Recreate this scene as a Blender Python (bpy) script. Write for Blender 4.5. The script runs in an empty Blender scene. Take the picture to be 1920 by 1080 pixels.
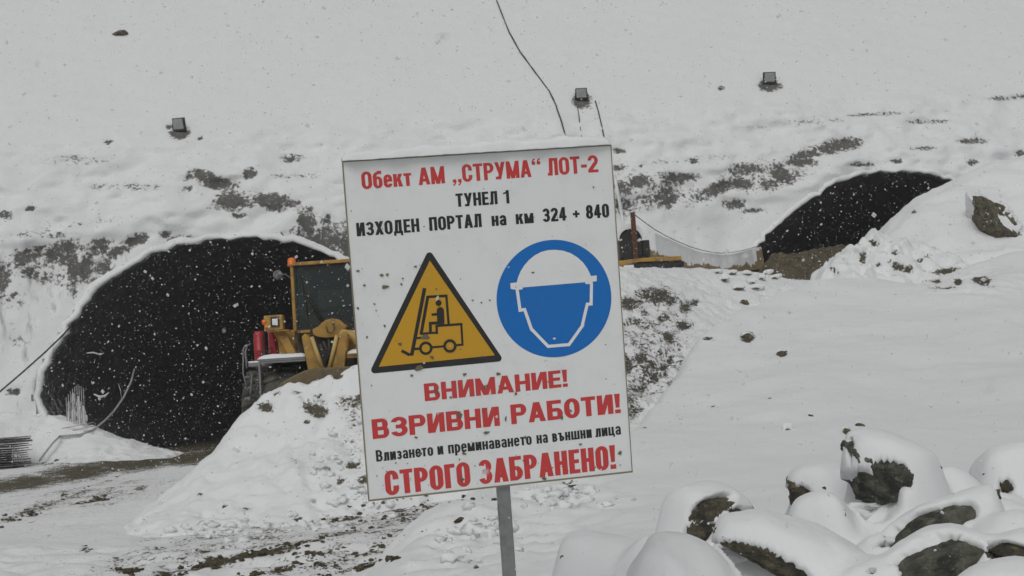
import bpy, bmesh, math, random
import numpy as np
from mathutils import Vector
from mathutils.bvhtree import BVHTree

# ------------------------------------------------------------------ camera, sky, sun, exposure
SC = bpy.context.scene
COL = SC.collection
FOC = 2400.0                                   # focal length in photo pixels (1920 wide)
PITCH, ROLL = math.radians(4.3), math.radians(3.7)
EYE = np.array([0.0, 0.0, 1.6])
_f = np.array([0, math.cos(PITCH), math.sin(PITCH)])
_u0 = np.array([0, -math.sin(PITCH), math.cos(PITCH)])
_x = np.array([1.0, 0, 0])
CR = math.cos(ROLL) * _x - math.sin(ROLL) * _u0
CU = math.cos(ROLL) * _u0 + math.sin(ROLL) * _x
cam = bpy.data.cameras.new('camera')
cam.sensor_width = 36.0
cam.lens = FOC / 1920 * 36
cam.clip_end = 500
cam.dof.use_dof = True
cam.dof.focus_distance = 4.9
cam.dof.aperture_fstop = 16
co = bpy.data.objects.new('camera', cam)
COL.objects.link(co)
from mathutils import Matrix
co.matrix_world = Matrix(((CR[0], CU[0], -_f[0], EYE[0]), (CR[1], CU[1], -_f[1], EYE[1]), (CR[2], CU[2], -_f[2], EYE[2]), (0, 0, 0, 1)))
SC.camera = co

W = bpy.data.worlds.new('World')
SC.world = W
W.use_nodes = True
nt = W.node_tree
sky = nt.nodes.new('ShaderNodeTexSky')
sky.sky_type = 'NISHITA'
sky.sun_disc = False
sky.sun_elevation = math.radians(49)
sky.sun_rotation = math.radians(190)
sky.air_density = 1.0
sky.dust_density = 4.0
hs = nt.nodes.new('ShaderNodeHueSaturation')   # cloud cover: the dome is nearly colourless
hs.inputs['Saturation'].default_value = 0.06
nt.links.new(sky.outputs[0], hs.inputs['Color'])
nt.links.new(hs.outputs[0], nt.nodes['Background'].inputs['Color'])
nt.nodes['Background'].inputs['Strength'].default_value = 0.11
sun = bpy.data.lights.new('sun', 'SUN')
sun.energy = 0.9
sun.angle = math.radians(30)
sun.color = (1.0, 0.985, 0.96)
so = bpy.data.objects.new('sun', sun)
COL.objects.link(so)
_el, _az = math.radians(49), math.radians(190)
_d = Vector((math.sin(_az) * math.cos(_el), math.cos(_az) * math.cos(_el), math.sin(_el)))
so.rotation_euler = _d.to_track_quat('Z', 'Y').to_euler()
SC.view_settings.view_transform = 'Standard'
SC.view_settings.look = 'None'
SC.view_settings.gamma = 1
SC.view_settings.exposure = -0.64
SC.cycles.use_denoising = True
SC.cycles.max_bounces = 6

rng = np.random.default_rng(7)
random.seed(7)

# ------------------------------------------------------------------ geometry helpers
def at(px, py, Y):
    d = _f + CR * ((px - 960) / FOC) + CU * ((540 - py) / FOC)
    return EYE + d * (Y / d[1])

def ray(px, py):
    d = _f + CR * ((px - 960) / FOC) + CU * ((540 - py) / FOC)
    return Vector(EYE), Vector(d).normalized()

def proj(v):
    d = np.asarray(v) - EYE
    w = np.maximum(d @ _f, 0.05)
    return 960 + FOC * (d @ CR) / w, 540 - FOC * (d @ CU) / w

def sst(a, b, x):
    t = np.clip((x - a) / (b - a), 0, 1)
    return t * t * (3 - 2 * t)

_perm = np.random.default_rng(3).permutation(256)
_perm = np.concatenate([_perm, _perm, _perm])
_g = np.random.default_rng(4).normal(size=(256, 3))
_g /= np.linalg.norm(_g, axis=1)[:, None]

def perlin(p):
    p = np.asarray(p, float)
    i = np.floor(p).astype(int)
    f = p - i
    i &= 255
    t = f * f * f * (f * (f * 6 - 15) + 10)
    out = 0
    for dx in (0, 1):
        wx = t[:, 0] if dx else 1 - t[:, 0]
        for dy in (0, 1):
            wy = t[:, 1] if dy else 1 - t[:, 1]
            for dz in (0, 1):
                wz = t[:, 2] if dz else 1 - t[:, 2]
                h = _perm[_perm[_perm[(i[:, 0] + dx) & 255] + ((i[:, 1] + dy) & 255)] + ((i[:, 2] + dz) & 255)]
                g = _g[h]
                out = out + wx * wy * wz * (g[:, 0] * (f[:, 0] - dx) + g[:, 1] * (f[:, 1] - dy) + g[:, 2] * (f[:, 2] - dz))
    return out * 1.6

def fbm(p, scale, octaves=4, seed=0.0, gain=0.5):
    p = np.asarray(p, float) * np.asarray(scale, float) + seed
    a, s, out = 1.0, 1.0, 0
    for _ in range(octaves):
        out = out + a * perlin(p * s)
        a *= gain
        s *= 2.03
    return out

def billow(p, scale, octaves=3, seed=0.0):
    p = np.asarray(p, float) * np.asarray(scale, float) + seed
    a, s, out = 1.0, 1.0, 0
    for _ in range(octaves):
        out = out + a * (0.55 - np.abs(perlin(p * s)) * 1.5)
        a *= 0.45
        s *= 2.1
    return out

def tps(points, smooth=1e-4):
    P = np.asarray(points, float)
    c, s = P[:, :2].mean(0), 6.0
    Q = (P[:, :2] - c) / s
    n = len(Q)
    def U(r2):
        return np.where(r2 > 1e-12, 0.5 * r2 * np.log(np.maximum(r2, 1e-12)), 0)
    K = U(((Q[:, None] - Q[None]) ** 2).sum(-1)) + np.eye(n) * smooth
    A = np.zeros((n + 3, n + 3))
    A[:n, :n] = K
    A[:n, n] = A[n, :n] = 1
    A[:n, n + 1:] = Q
    A[n + 1:, :n] = Q.T
    w = np.linalg.solve(A, np.concatenate([P[:, 2], np.zeros(3)]))
    def ev(x, y):
        q = (np.stack([x, y], -1) - c) / s
        out = w[n] + q @ w[n + 1:]
        for k in range(n):
            out = out + w[k] * U(((q - Q[k]) ** 2).sum(-1))
        return out
    return ev

def paint(v, blobs):
    """Bare-ground mask per vertex: list of (px, py, rx, ry, angle, amount) patches seen in the photograph."""
    px, py = proj(v)
    m = np.zeros(len(v))
    for b in blobs:
        cx, cy, rx, ry = b[:4]
        a = math.radians(b[4]) if len(b) > 4 else 0
        amp = b[5] if len(b) > 5 else 1
        dx, dy = px - cx, py - cy
        X = (dx * math.cos(a) + dy * math.sin(a)) / rx
        Y = (-dx * math.sin(a) + dy * math.cos(a)) / ry
        m = np.maximum(m, amp * np.exp(-0.6 * (X * X + Y * Y) ** 1.3))
    return m

def raw_mesh(name, v, q):
    me = bpy.data.meshes.new(name)
    v = np.asarray(v, np.float32)
    q = np.asarray(q, np.int32)
    k = q.shape[1]
    me.vertices.add(len(v))
    me.vertices.foreach_set('co', v.ravel())
    me.loops.add(q.size)
    me.loops.foreach_set('vertex_index', q.ravel())
    me.polygons.add(len(q))
    me.polygons.foreach_set('loop_start', np.arange(len(q), dtype=np.int32) * k)
    me.polygons.foreach_set('loop_total', np.full(len(q), k, np.int32))
    me.update(calc_edges=True)
    me.polygons.foreach_set('use_smooth', np.ones(len(q), bool))
    return me

def attr(me, name, val):
    a = me.attributes.new(name, 'FLOAT', 'POINT')
    a.data.foreach_set('value', np.asarray(val, np.float32))

def link(name, me, mat, parent=None, loc=None):
    o = bpy.data.objects.new(name, me)
    COL.objects.link(o)
    if mat is not None:
        for m in (mat if isinstance(mat, (list, tuple)) else [mat]):
            me.materials.append(m)
    if loc is not None:
        o.location = loc
    if parent is not None:
        o.parent = parent
    return o

def tag(o, label=None, cat=None, group=None, kind=None):
    if label: o['label'] = label
    if cat: o['category'] = cat
    if group: o['group'] = group
    if kind: o['kind'] = kind
    return o

def empty(name, loc, label, cat, group=None):
    o = bpy.data.objects.new(name, None)
    COL.objects.link(o)
    o.location = loc
    o.empty_display_size = 0.1
    return tag(o, label, cat, group)

def grid_quads(nx, ny):
    i = np.arange(nx * ny).reshape(ny, nx)
    return np.stack([i[:-1, :-1], i[:-1, 1:], i[1:, 1:], i[1:, :-1]], -1).reshape(-1, 4)

class MB:
    """Collects shapes into ONE mesh; world coordinates, made local to the parent on build."""
    def __init__(self):
        self.bm = bmesh.new()
    def box(self, a, b, bev=0.0):
        a, b = np.minimum(a, b), np.maximum(a, b)
        vs = [self.bm.verts.new((x, y, z)) for x in (a[0], b[0]) for y in (a[1], b[1]) for z in (a[2], b[2])]
        fs = [self.bm.faces.new([vs[k] for k in f]) for f in ((0, 1, 3, 2), (4, 6, 7, 5), (0, 4, 5, 1), (2, 3, 7, 6), (0, 2, 6, 4), (1, 5, 7, 3))]
        if bev:
            bmesh.ops.bevel(self.bm, geom=list({e for f in fs for e in f.edges}), offset=bev, segments=2, affect='EDGES', profile=0.5)
        return self
    def tube(self, pts, r, n=8, caps=True):
        pts = [Vector(p) for p in pts]
        rs = r if isinstance(r, (list, tuple)) else [r] * len(pts)
        rings, ref = [], None
        for k, p in enumerate(pts):
            t = (pts[min(k + 1, len(pts) - 1)] - pts[max(k - 1, 0)]).normalized()
            if ref is None:
                ref = t.cross(Vector((0.13, 0.3, 1)))
                if ref.length < 0.1: ref = t.cross(Vector((1, 0, 0)))
            a = (ref - t * ref.dot(t)).normalized()
            ref = a
            b = t.cross(a)
            rings.append([self.bm.verts.new(p + (a * math.cos(2 * math.pi * j / n) + b * math.sin(2 * math.pi * j / n)) * rs[k]) for j in range(n)])
        for A, B in zip(rings, rings[1:]):
            for j in range(n):
                f = self.bm.faces.new((A[j], A[(j + 1) % n], B[(j + 1) % n], B[j]))
                f.smooth = True
        if caps:
            self.bm.faces.new(rings[0][::-1])
            self.bm.faces.new(rings[-1])
        return self
    def lathe(self, c, axis, prof, n=32):
        """prof: list of (distance along axis, radius)"""
        ax = Vector(axis).normalized()
        a = ax.orthogonal().normalized()
        b = ax.cross(a)
        c = Vector(c)
        rings = []
        for d, r in prof:
            rings.append([self.bm.verts.new(c + ax * d + (a * math.cos(2 * math.pi * j / n) + b * math.sin(2 * math.pi * j / n)) * max(r, 1e-4)) for j in range(n)])
        for A, B in zip(rings, rings[1:]):
            for j in range(n):
                f = self.bm.faces.new((A[j], A[(j + 1) % n], B[(j + 1) % n], B[j]))
                f.smooth = True
        self.bm.faces.new(rings[0][::-1])
        self.bm.faces.new(rings[-1])
        return self
    def prism(self, poly, d0, d1, ax=1):
        """poly of 2-D points extruded along axis ax (1: (x,z) polygon along y; 0: (y,z) polygon along x)"""
        def mk(p, d):
            return (p[0], d, p[1]) if ax == 1 else (d, p[0], p[1])
        A = [self.bm.verts.new(mk(p, d0)) for p in poly]
        B = [self.bm.verts.new(mk(p, d1)) for p in poly]
        n = len(poly)
        self.bm.faces.new(A[::-1])
        self.bm.faces.new(B)
        for j in range(n):
            self.bm.faces.new((A[j], A[(j + 1) % n], B[(j + 1) % n], B[j]))
        return self
    def build(self, name, mat, parent=None, bev=0.0, smooth=False):
        bmesh.ops.recalc_face_normals(self.bm, faces=self.bm.faces)
        if bev:
            bmesh.ops.bevel(self.bm, geom=[e for e in self.bm.edges if len(e.link_faces) == 2 and e.calc_face_angle(0) > 0.6], offset=bev, segments=2, affect='EDGES', profile=0.5)
        base = Vector((0, 0, 0))
        p = parent
        while p is not None:
            base += p.location
            p = p.parent
        for v in self.bm.verts:
            v.co -= base
        me = bpy.data.meshes.new(name)
        self.bm.to_mesh(me)
        self.bm.free()
        if smooth:
            me.polygons.foreach_set('use_smooth', np.ones(len(me.polygons), bool))
        return link(name, me, mat, parent)

# ------------------------------------------------------------------ materials
def new_mat(name):
    m = bpy.data.materials.new(name)
    m.use_nodes = True
    return m, m.node_tree, m.node_tree.nodes['Principled BSDF']

class N:
    def __init__(self, t):
        self.t = t
        self.co = t.nodes.new('ShaderNodeTexCoord').outputs['Object']
    def n(self, kind, **kw):
        x = self.t.nodes.new(kind)
        for k, v in kw.items(): setattr(x, k, v)
        return x
    def put(self, sock, v):
        if isinstance(v, bpy.types.NodeSocket): self.t.links.new(v, sock)
        else: sock.default_value = v
    def noise(self, scale, detail=4, rough=0.55, stretch=None, dist=0.0):
        x = self.n('ShaderNodeTexNoise')
        x.inputs['Scale'].default_value = scale
        x.inputs['Detail'].default_value = detail
        x.inputs['Roughness'].default_value = rough
        x.inputs['Distortion'].default_value = dist
        c = self.co
        if stretch:
            mp = self.n('ShaderNodeMapping')
            mp.inputs['Scale'].default_value = stretch
            self.put(mp.inputs['Vector'], c)
            c = mp.outputs[0]
        self.put(x.inputs['Vector'], c)
        return x.outputs['Fac']
    def math(self, op, a, b=0.0, c=0.0, clamp=False):
        x = self.n('ShaderNodeMath', operation=op, use_clamp=clamp)
        for s, v in zip(x.inputs, (a, b, c)): self.put(s, v)
        return x.outputs[0]
    def ramp(self, v, a, b, lo=0.0, hi=1.0):
        x = self.n('ShaderNodeMapRange', interpolation_type='SMOOTHSTEP')
        for k, s in zip(('Value', 'From Min', 'From Max', 'To Min', 'To Max'), (v, a, b, lo, hi)): self.put(x.inputs[k], s)
        return x.outputs[0]
    def mix(self, f, a, b):
        x = self.n('ShaderNodeMix', data_type='RGBA')
        self.put(x.inputs[0], f)
        for s, v in ((x.inputs[6], a), (x.inputs[7], b)):
            self.put(s, v if isinstance(v, bpy.types.NodeSocket) else (*v, 1))
        return x.outputs[2]
    def bump(self, h, strength, dist):
        x = self.n('ShaderNodeBump')
        x.inputs['Strength'].default_value = strength
        x.inputs['Distance'].default_value = dist
        self.put(x.inputs['Height'], h)
        return x.outputs[0]
    def attr(self, name):
        return self.n('ShaderNodeAttribute', attribute_name=name).outputs['Fac']

SNOW = (0.80, 0.81, 0.815)
def snow_mat(name, c1=(0.05, 0.048, 0.036), c2=(0.12, 0.11, 0.085), fine=9.0, mid=2.0, bump=0.25, bdist=0.03, bscale=14, kfine=1.1, kmid=0.8, streaks=False, soft=(0.40, 0.62)):
    m, t, p = new_mat(name)
    n = N(t)
    a = n.attr('bare')
    gate = n.math('MULTIPLY', a, 3.0, clamp=True)
    h = n.math('ADD', n.math('MULTIPLY', n.math('SUBTRACT', n.noise(fine, 5, 0.65), 0.5), kfine), n.math('MULTIPLY', n.math('SUBTRACT', n.noise(mid, 3), 0.5), kmid))
    k = n.ramp(n.math('ADD', a, n.math('MULTIPLY', h, gate)), *soft)
    if streaks:
        s = n.math('MULTIPLY', n.attr('streak'), n.ramp(n.noise(1.0, 5, 0.6, (2.6, 2.6, 0.28)), 0.54, 0.72))
        k = n.math('MAXIMUM', k, n.math('MULTIPLY', s, 0.6))
    bare = n.mix(n.noise(fine * 0.6, 4), c1, c2)
    grime = n.math('MULTIPLY', n.ramp(n.noise(mid * 1.3, 5, 0.7), 0.35, 0.75), n.math('MULTIPLY', a, 1.2, clamp=True))
    white = n.mix(n.noise(1.7, 4), (SNOW[0] * 0.95, SNOW[1] * 0.95, SNOW[2] * 0.955), SNOW)
    white = n.mix(n.math('MULTIPLY', grime, 0.55), white, (0.42, 0.41, 0.375))
    n.put(p.inputs['Base Color'], n.mix(k, white, bare))
    p.inputs['Roughness'].default_value = 0.75
    p.inputs['Specular IOR Level'].default_value = 0.15
    hh = n.math('ADD', n.noise(bscale, 5, 0.6), n.math('MULTIPLY', k, n.math('SUBTRACT', n.noise(fine * 2.5, 4), 0.8)))
    n.put(p.inputs['Normal'], n.bump(hh, bump, bdist))
    return m

def rock_mat(name, c1, c2, c3, scale=6.0):
    m, t, p = new_mat(name)
    n = N(t)
    a = n.mix(n.ramp(n.noise(scale, 6, 0.65), 0.35, 0.65), c1, c2)
    b = n.mix(n.ramp(n.noise(scale * 2.3, 5, 0.7), 0.52, 0.7), a, c3)
    fl = n.ramp(n.noise(scale * 9, 3, 0.6), 0.66, 0.72)
    n.put(p.inputs['Base Color'], n.mix(n.math('MULTIPLY', fl, 0.5), b, (0.6, 0.61, 0.62)))
    p.inputs['Roughness'].default_value = 0.8
    n.put(p.inputs['Normal'], n.bump(n.math('ADD', n.noise(scale * 2.2, 8, 0.72), n.noise(scale * .8, 6, 0.6, (1, 1, 3.5))), 1.0, 0.07))
    return m

def paint_mat(name, col, rough=0.45, dirt=(0.09, 0.08, 0.06), amount=0.5, scale=4.0, metal=0.0, bump=0.0):
    m, t, p = new_mat(name)
    n = N(t)
    k = n.math('MULTIPLY', n.ramp(n.noise(scale, 6, 0.65), 0.42, 0.75), amount)
    n.put(p.inputs['Base Color'], n.mix(k, col, dirt))
    n.put(p.inputs['Roughness'], n.ramp(n.noise(scale * 2, 4), 0.3, 0.7, rough - 0.08, rough + 0.2))
    p.inputs['Metallic'].default_value = metal
    if bump: n.put(p.inputs['Normal'], n.bump(n.noise(scale * 8, 5), bump, 0.02))
    return m

M_HILL = snow_mat('hill_snow', (0.05, 0.05, 0.045), (0.19, 0.187, 0.175), fine=6.5, mid=1.3, bump=0.35, bdist=0.06, bscale=5, kfine=2.9, kmid=1.5, streaks=True, soft=(0.30, 0.76))
M_YARD = snow_mat('yard_snow', (0.055, 0.05, 0.03), (0.12, 0.108, 0.066), fine=20.0, mid=2.6, bump=0.5, bdist=0.05, bscale=9, kfine=2.6, kmid=1.6, soft=(0.40, 0.66))
M_HEAP = snow_mat('heap_snow', (0.05, 0.046, 0.034), (0.14, 0.125, 0.09), fine=15.0, mid=4.0, bump=0.3, bdist=0.03, bscale=16, kfine=2.0, soft=(0.36, 0.66))
M_GRAVEL = snow_mat('gravelly_snow', (0.045, 0.043, 0.034), (0.17, 0.16, 0.125), fine=24.0, mid=7.0, bump=0.8, bdist=0.05, bscale=11, kfine=3.0, kmid=1.9, soft=(0.34, 0.74))
M_BANK = snow_mat('bank_snow', (0.05, 0.046, 0.034), (0.12, 0.11, 0.08), fine=14.0, mid=4.0, bump=0.35, bdist=0.014, bscale=22, kfine=1.1)
M_SNOW = snow_mat('fresh_snow', bump=0.25, bdist=0.012, bscale=30)
M_ROCK = rock_mat('boulder_rock', (0.06, 0.058, 0.042), (0.19, 0.17, 0.115), (0.3, 0.24, 0.125), 8.0)
M_ROCKG = rock_mat('grey_green_rock', (0.06, 0.064, 0.052), (0.2, 0.205, 0.155), (0.32, 0.315, 0.24), 9.0)
M_SOIL = rock_mat('brown_soil', (0.06, 0.05, 0.03), (0.13, 0.108, 0.06), (0.2, 0.17, 0.1), 4.5)
def tunnel_mat():
    m, t, p = new_mat('dark_wet_shotcrete')
    n = N(t)
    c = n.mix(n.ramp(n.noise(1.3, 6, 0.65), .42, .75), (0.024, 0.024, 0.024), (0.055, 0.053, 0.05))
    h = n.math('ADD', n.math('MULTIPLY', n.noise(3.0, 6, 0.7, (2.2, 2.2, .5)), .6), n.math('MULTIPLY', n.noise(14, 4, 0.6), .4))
    k = n.ramp(n.math('ADD', h, n.math('MULTIPLY', n.attr('snow_and_daylight'), .32)), .62, .74)  # flecks of snow plus the lit mouth's paler tone put into the colour
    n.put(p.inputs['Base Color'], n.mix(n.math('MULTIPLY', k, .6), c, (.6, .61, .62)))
    p.inputs['Roughness'].default_value = .75
    n.put(p.inputs['Normal'], n.bump(n.noise(9, 6, .65), .7, .06))
    return m
M_TUNNEL = tunnel_mat()
M_YEL = paint_mat('machine_yellow', (0.42, 0.235, 0.04), 0.5, (0.10, 0.075, 0.045), 0.85, 4.0)
M_PALE = paint_mat('pale_yellow_and_lit_edge', (0.55, 0.38, 0.13), 0.5, (0.2, 0.16, 0.1), 0.6, 6.0)  # pale paint of the ram, also the painted light on the arm edges
M_ORANGE = paint_mat('orange_plastic', (0.85, 0.19, 0.015), 0.3, (0.3, 0.1, 0.02), 0.3, 9.0)
M_REDP = paint_mat('red_enamel', (0.36, 0.018, 0.03), 0.35, (0.1, 0.02, 0.02), 0.4, 6.0)
M_DARK = paint_mat('dark_machine_grime', (0.018, 0.018, 0.018), 0.6, (0.06, 0.055, 0.045), 0.6, 5.0)
M_TYRE = paint_mat('dirty_tyre_rubber', (0.05, 0.05, 0.045), 0.85, (0.17, 0.16, 0.125), 0.9, 3.0, bump=0.5)
M_BUCKET = paint_mat('muddy_bucket_steel', (0.15, 0.115, 0.06), 0.7, (0.07, 0.06, 0.04), 0.8, 4.0)
M_STEEL = paint_mat('galvanised_steel', (0.24, 0.245, 0.25), 0.5, (0.13, 0.125, 0.11), 0.6, 12.0, metal=0.35)
M_RUST = paint_mat('rusty_steel', (0.11, 0.045, 0.028), 0.8, (0.05, 0.03, 0.022), 0.7, 5.0)
M_GREY = paint_mat('grey_metal', (0.22, 0.22, 0.22), 0.5, (0.1, 0.1, 0.09), 0.5, 6.0)
M_HOSE = paint_mat('hose_rubber', (0.035, 0.033, 0.03), 0.5, (0.13, 0.11, 0.08), 0.6, 8.0)
M_MAT = paint_mat('snowy_mats', (0.12, 0.115, 0.11), 0.8, (0.55, 0.55, 0.55), 0.9, 7.0)
M_CABLE = paint_mat('black_cable', (0.03, 0.03, 0.03), 0.6, (0.1, 0.1, 0.1), 0.4, 3.0)
M_WIRE = paint_mat('snowy_wire', (0.4, 0.395, 0.39), 0.7, (0.1, 0.08, 0.06), 0.6, 6.0)
M_BEIGE = paint_mat('reflection_beige', (0.5, 0.46, 0.36), 0.7, (0.3, 0.27, 0.2), 0.5, 5.0)  # pale tone for the painted windscreen reflection
M_LENS = paint_mat('lamp_lens', (0.75, 0.78, 0.8), 0.15, (0.5, 0.5, 0.5), 0.2, 8.0)
M_LAMPGL = paint_mat('lamp_glass', (0.34, 0.35, 0.355), 0.12, (0.12, 0.12, 0.12), 0.4, 5.0)  # lighter grey paints in the sky and snow mirrored by the glass

def glass_mat():
    m, t, p = new_mat('windscreen_glass')
    out = t.nodes['Material Output']
    tr = t.nodes.new('ShaderNodeBsdfTransparent')
    tr.inputs[0].default_value = (0.72, 0.80, 0.79, 1)
    p.inputs['Base Color'].default_value = (0.055, 0.07, 0.07, 1)
    p.inputs['Roughness'].default_value = 0.12
    mx = t.nodes.new('ShaderNodeMixShader')
    mx.inputs[0].default_value = 0.38
    t.links.new(tr.outputs[0], mx.inputs[1])
    t.links.new(p.outputs[0], mx.inputs[2])
    t.links.new(mx.outputs[0], out.inputs[0])
    return m
M_GLASS = glass_mat()

# ------------------------------------------------------------------ hillside with the two tunnel openings
XL = -9.75
def wall_y(x):
    return 45 + 0.27 * (np.clip(x, -40, 40) - XL)

def hill_y(x, z):
    rise = 0.045 * (x + 10)
    zb1, zb2 = 8.2 + rise, 12.2 + rise
    p = 0.20 * z
    p = p + 0.75 * np.where(z > zb1, (z - zb1) - 0.6 * (1 - np.exp(-np.maximum(z - zb1, 0) / 0.6)), 0)
    s = 0.12 * np.where(z > zb2, (z - zb2) - 0.6 * (1 - np.exp(-np.maximum(z - zb2, 0) / 0.6)), 0)
    return wall_y(x) + p + s

def hill_full(x, z):
    P = np.stack([x, z * 1.0, np.zeros_like(x)], -1)
    rise = 0.045 * (x + 10)
    zone = sst(6.5, 8.5, z - rise) * (1 - sst(11.6, 13.0, z - rise))
    low = 1 - sst(7.0, 8.5, z - rise)
    d = fbm(P, (0.33, 0.75, 1), 4, 11.3) * 0.42 * zone
    d = d + billow(P, (0.9, 1.5, 1), 3, 5.7) * 0.16 * zone
    d = d + fbm(P, (0.5, 0.25, 1), 4, 3.3) * 0.22 * low
    top = sst(12.4, 13.4, z - rise)
    d = d + fbm(P, (0.18, 0.3, 1), 3, 21.0) * 0.14 * top + np.sin(z * 7.5 + x * 1.4 + 2.2 * fbm(P, 0.35, 2, 9.0)) * 0.014 * top
    d = d + fbm(P, 2.5, 2, 1.0) * 0.025
    return hill_y(x, z) - d

hx = np.arange(-30, 36.01, 0.15)
hz = np.concatenate([np.arange(-1, 14, 0.11), np.arange(14, 36, 0.2)])
GX, GZ = np.meshgrid(hx, hz)
gx, gz = GX.ravel(), GZ.ravel()
hv = np.stack([gx, hill_full(gx, gz), gz], -1)
hq = grid_quads(len(hx), len(hz))
HB0 = BVHTree.FromPolygons([tuple(p) for p in hv], [tuple(q) for q in hq])

def hill_hit(px, py, off=0.0):
    o, d = ray(px, py)
    h, nrm, _, _ = HB0.ray_cast(o, d, 200)
    if h is None: raise ValueError(f'no hill at {px},{py}')
    if nrm.y > 0: nrm = -nrm
    return h + nrm * off

def rim(pts, xc):
    """left half of the opening traced as (px,py) points on the wall -> full outline in (x,z), top in the middle"""
    L = [hill_hit(*p) for p in pts]
    L = [(h.x, h.z) for h in L]
    xc = max(p[0] for p in L) + 0.22
    R = [(2 * xc - x, z) for x, z in L[::-1]]
    return np.array(L + R)

def resample(P, step, jag, seed):
    out = []
    r = np.random.default_rng(seed)
    for a, b in zip(P, P[1:]):
        n = max(1, int(np.linalg.norm(b - a) / step))
        for k in range(n):
            out.append(a + (b - a) * k / n)
    out.append(P[-1])
    out = np.array(out)
    out[1:-1] += r.normal(size=(len(out) - 2, 2)) * jag
    return out

rimL = rim([(132, 862), (118, 830), (90, 785), (76, 742), (82, 710), (98, 668), (125, 620), (150, 585), (185, 540), (235, 505), (262, 488), (300, 472), (345, 459), (385, 451), (430, 447)], -9.35)
rimR = rim([(1408, 640), (1390, 600), (1385, 560), (1395, 515), (1415, 470), (1440, 443), (1480, 405), (1520, 372), (1560, 347), (1600, 331), (1630, 325), (1662, 322)], 15.35)
rimL[0, 1] = rimL[-1, 1] = -0.3
def inside(poly, x, z):
    c = np.zeros(len(x), bool)
    n = len(poly)
    for k in range(n):
        x0, z0 = poly[k]
        x1, z1 = poly[(k + 1) % n]
        if z0 == z1: continue
        c ^= ((z0 > z) != (z1 > z)) & (x < (x1 - x0) * (z - z0) / (z1 - z0) + x0)
    return c

cent = hv[hq].mean(1)
drop = np.zeros(len(hq), bool)
for R_ in (rimL, rimR):
    c0 = R_.mean(0)
    big = c0 + (R_ - c0) * 1.035
    big = np.concatenate([[[big[0, 0], -2]], big, [[big[-1, 0], -2]]]) if R_ is rimL else big
    drop |= inside(big, cent[:, 0], cent[:, 2])
HILL_BARE = [(352, 331, 7, 7), (385, 330, 26, 8, 15), (412, 342, 30, 11, 5), (352, 353, 6, 6), (467, 324, 11, 8), (545, 296, 20, 7, 0, .8), (436, 377, 36, 15, -8), (507, 377, 42, 14, 5),
    (445, 404, 14, 4), (577, 417, 16, 22), (612, 412, 7, 9), (600, 455, 66, 30, 0, .95), (650, 460, 26, 34), (255, 449, 20, 9, -15), (310, 440, 12, 6), (334, 449, 20, 6, -10), (183, 463, 24, 14, -20),
    (56, 478, 32, 15, -15), (105, 480, 38, 17, -10, .9), (130, 462, 20, 13), (137, 512, 9, 42), (160, 500, 12, 36, 15), (195, 500, 15, 16), (183, 530, 8, 12), (225, 470, 20, 10, -20), (8, 404, 16, 7), (56, 391, 7, 4),
    (5, 520, 14, 26), (20, 560, 30, 20, 0, .45), (60, 510, 40, 14, 0, .5), (100, 520, 30, 20, 0, .45),
    (1160, 283, 12, 4), (1162, 315, 12, 5), (1170, 347, 16, 9), (1200, 340, 22, 11), (1225, 358, 80, 32, 0, .55), (1272, 333, 32, 8), (1250, 372, 22, 12), (1175, 380, 22, 24, 0, .8), (1345, 355, 44, 12, -20), (1403, 318, 34, 10),
    (1395, 343, 24, 11), (1457, 322, 22, 16, 20), (1445, 345, 20, 9), (1478, 337, 16, 7), (1565, 274, 50, 11, -10), (1507, 290, 24, 7, -10), (1500, 305, 30, 6), (1374, 381, 20, 9), (1412, 395, 20, 4), (1430, 330, 90, 26, -12, .5),
    (1682, 302, 12, 3), (1618, 308, 24, 3), (1824, 304, 9, 4), (1732, 277, 22, 4), (1824, 264, 26, 5, 0, .8), (1915, 288, 10, 5), (1916, 180, 16, 4), (1640, 214, 50, 3, -3, .6), (1740, 228, 40, 4, 0, .6), (1880, 184, 30, 4, 0, .6),
    (1352, 164, 5, 3), (1302, 301, 4, 4), (1202, 311, 4, 3), (205, 266, 8, 3), (150, 420, 90, 6, -8, .35), (240, 350, 80, 8, 0, .35), (560, 330, 60, 6, 0, .35), (80, 440, 70, 8, 0, .4), (30, 640, 40, 16, 0, .3), (25, 735, 12, 5), (8, 780, 10, 4),
    (336, 250, 14, 9, 0, 1.6), (1092, 190, 13, 10, 0, 1.6), (1443, 160, 16, 9, 0, 1.6), (375, 259, 4, 3), (315, 238, 4, 4), (130, 300, 90, 10, 0, .33), (1500, 230, 100, 8, -5, .35), (1290, 300, 90, 8, -5, .36)]
hb = paint(hv, HILL_BARE)
_px, _py = proj(hv)
hst = sst(420, 520, _py) * sst(330, 200, _px)
hv[:, 1] += 0.10 * np.clip(hb, 0, 1)
hme = raw_mesh('hillside', hv, hq[~drop])
attr(hme, 'bare', hb)
attr(hme, 'streak', hst)
tag(link('hillside', hme, M_HILL), 'steep snow covered rock slope with dark bare patches above the tunnels', 'hill', kind='structure')

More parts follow.
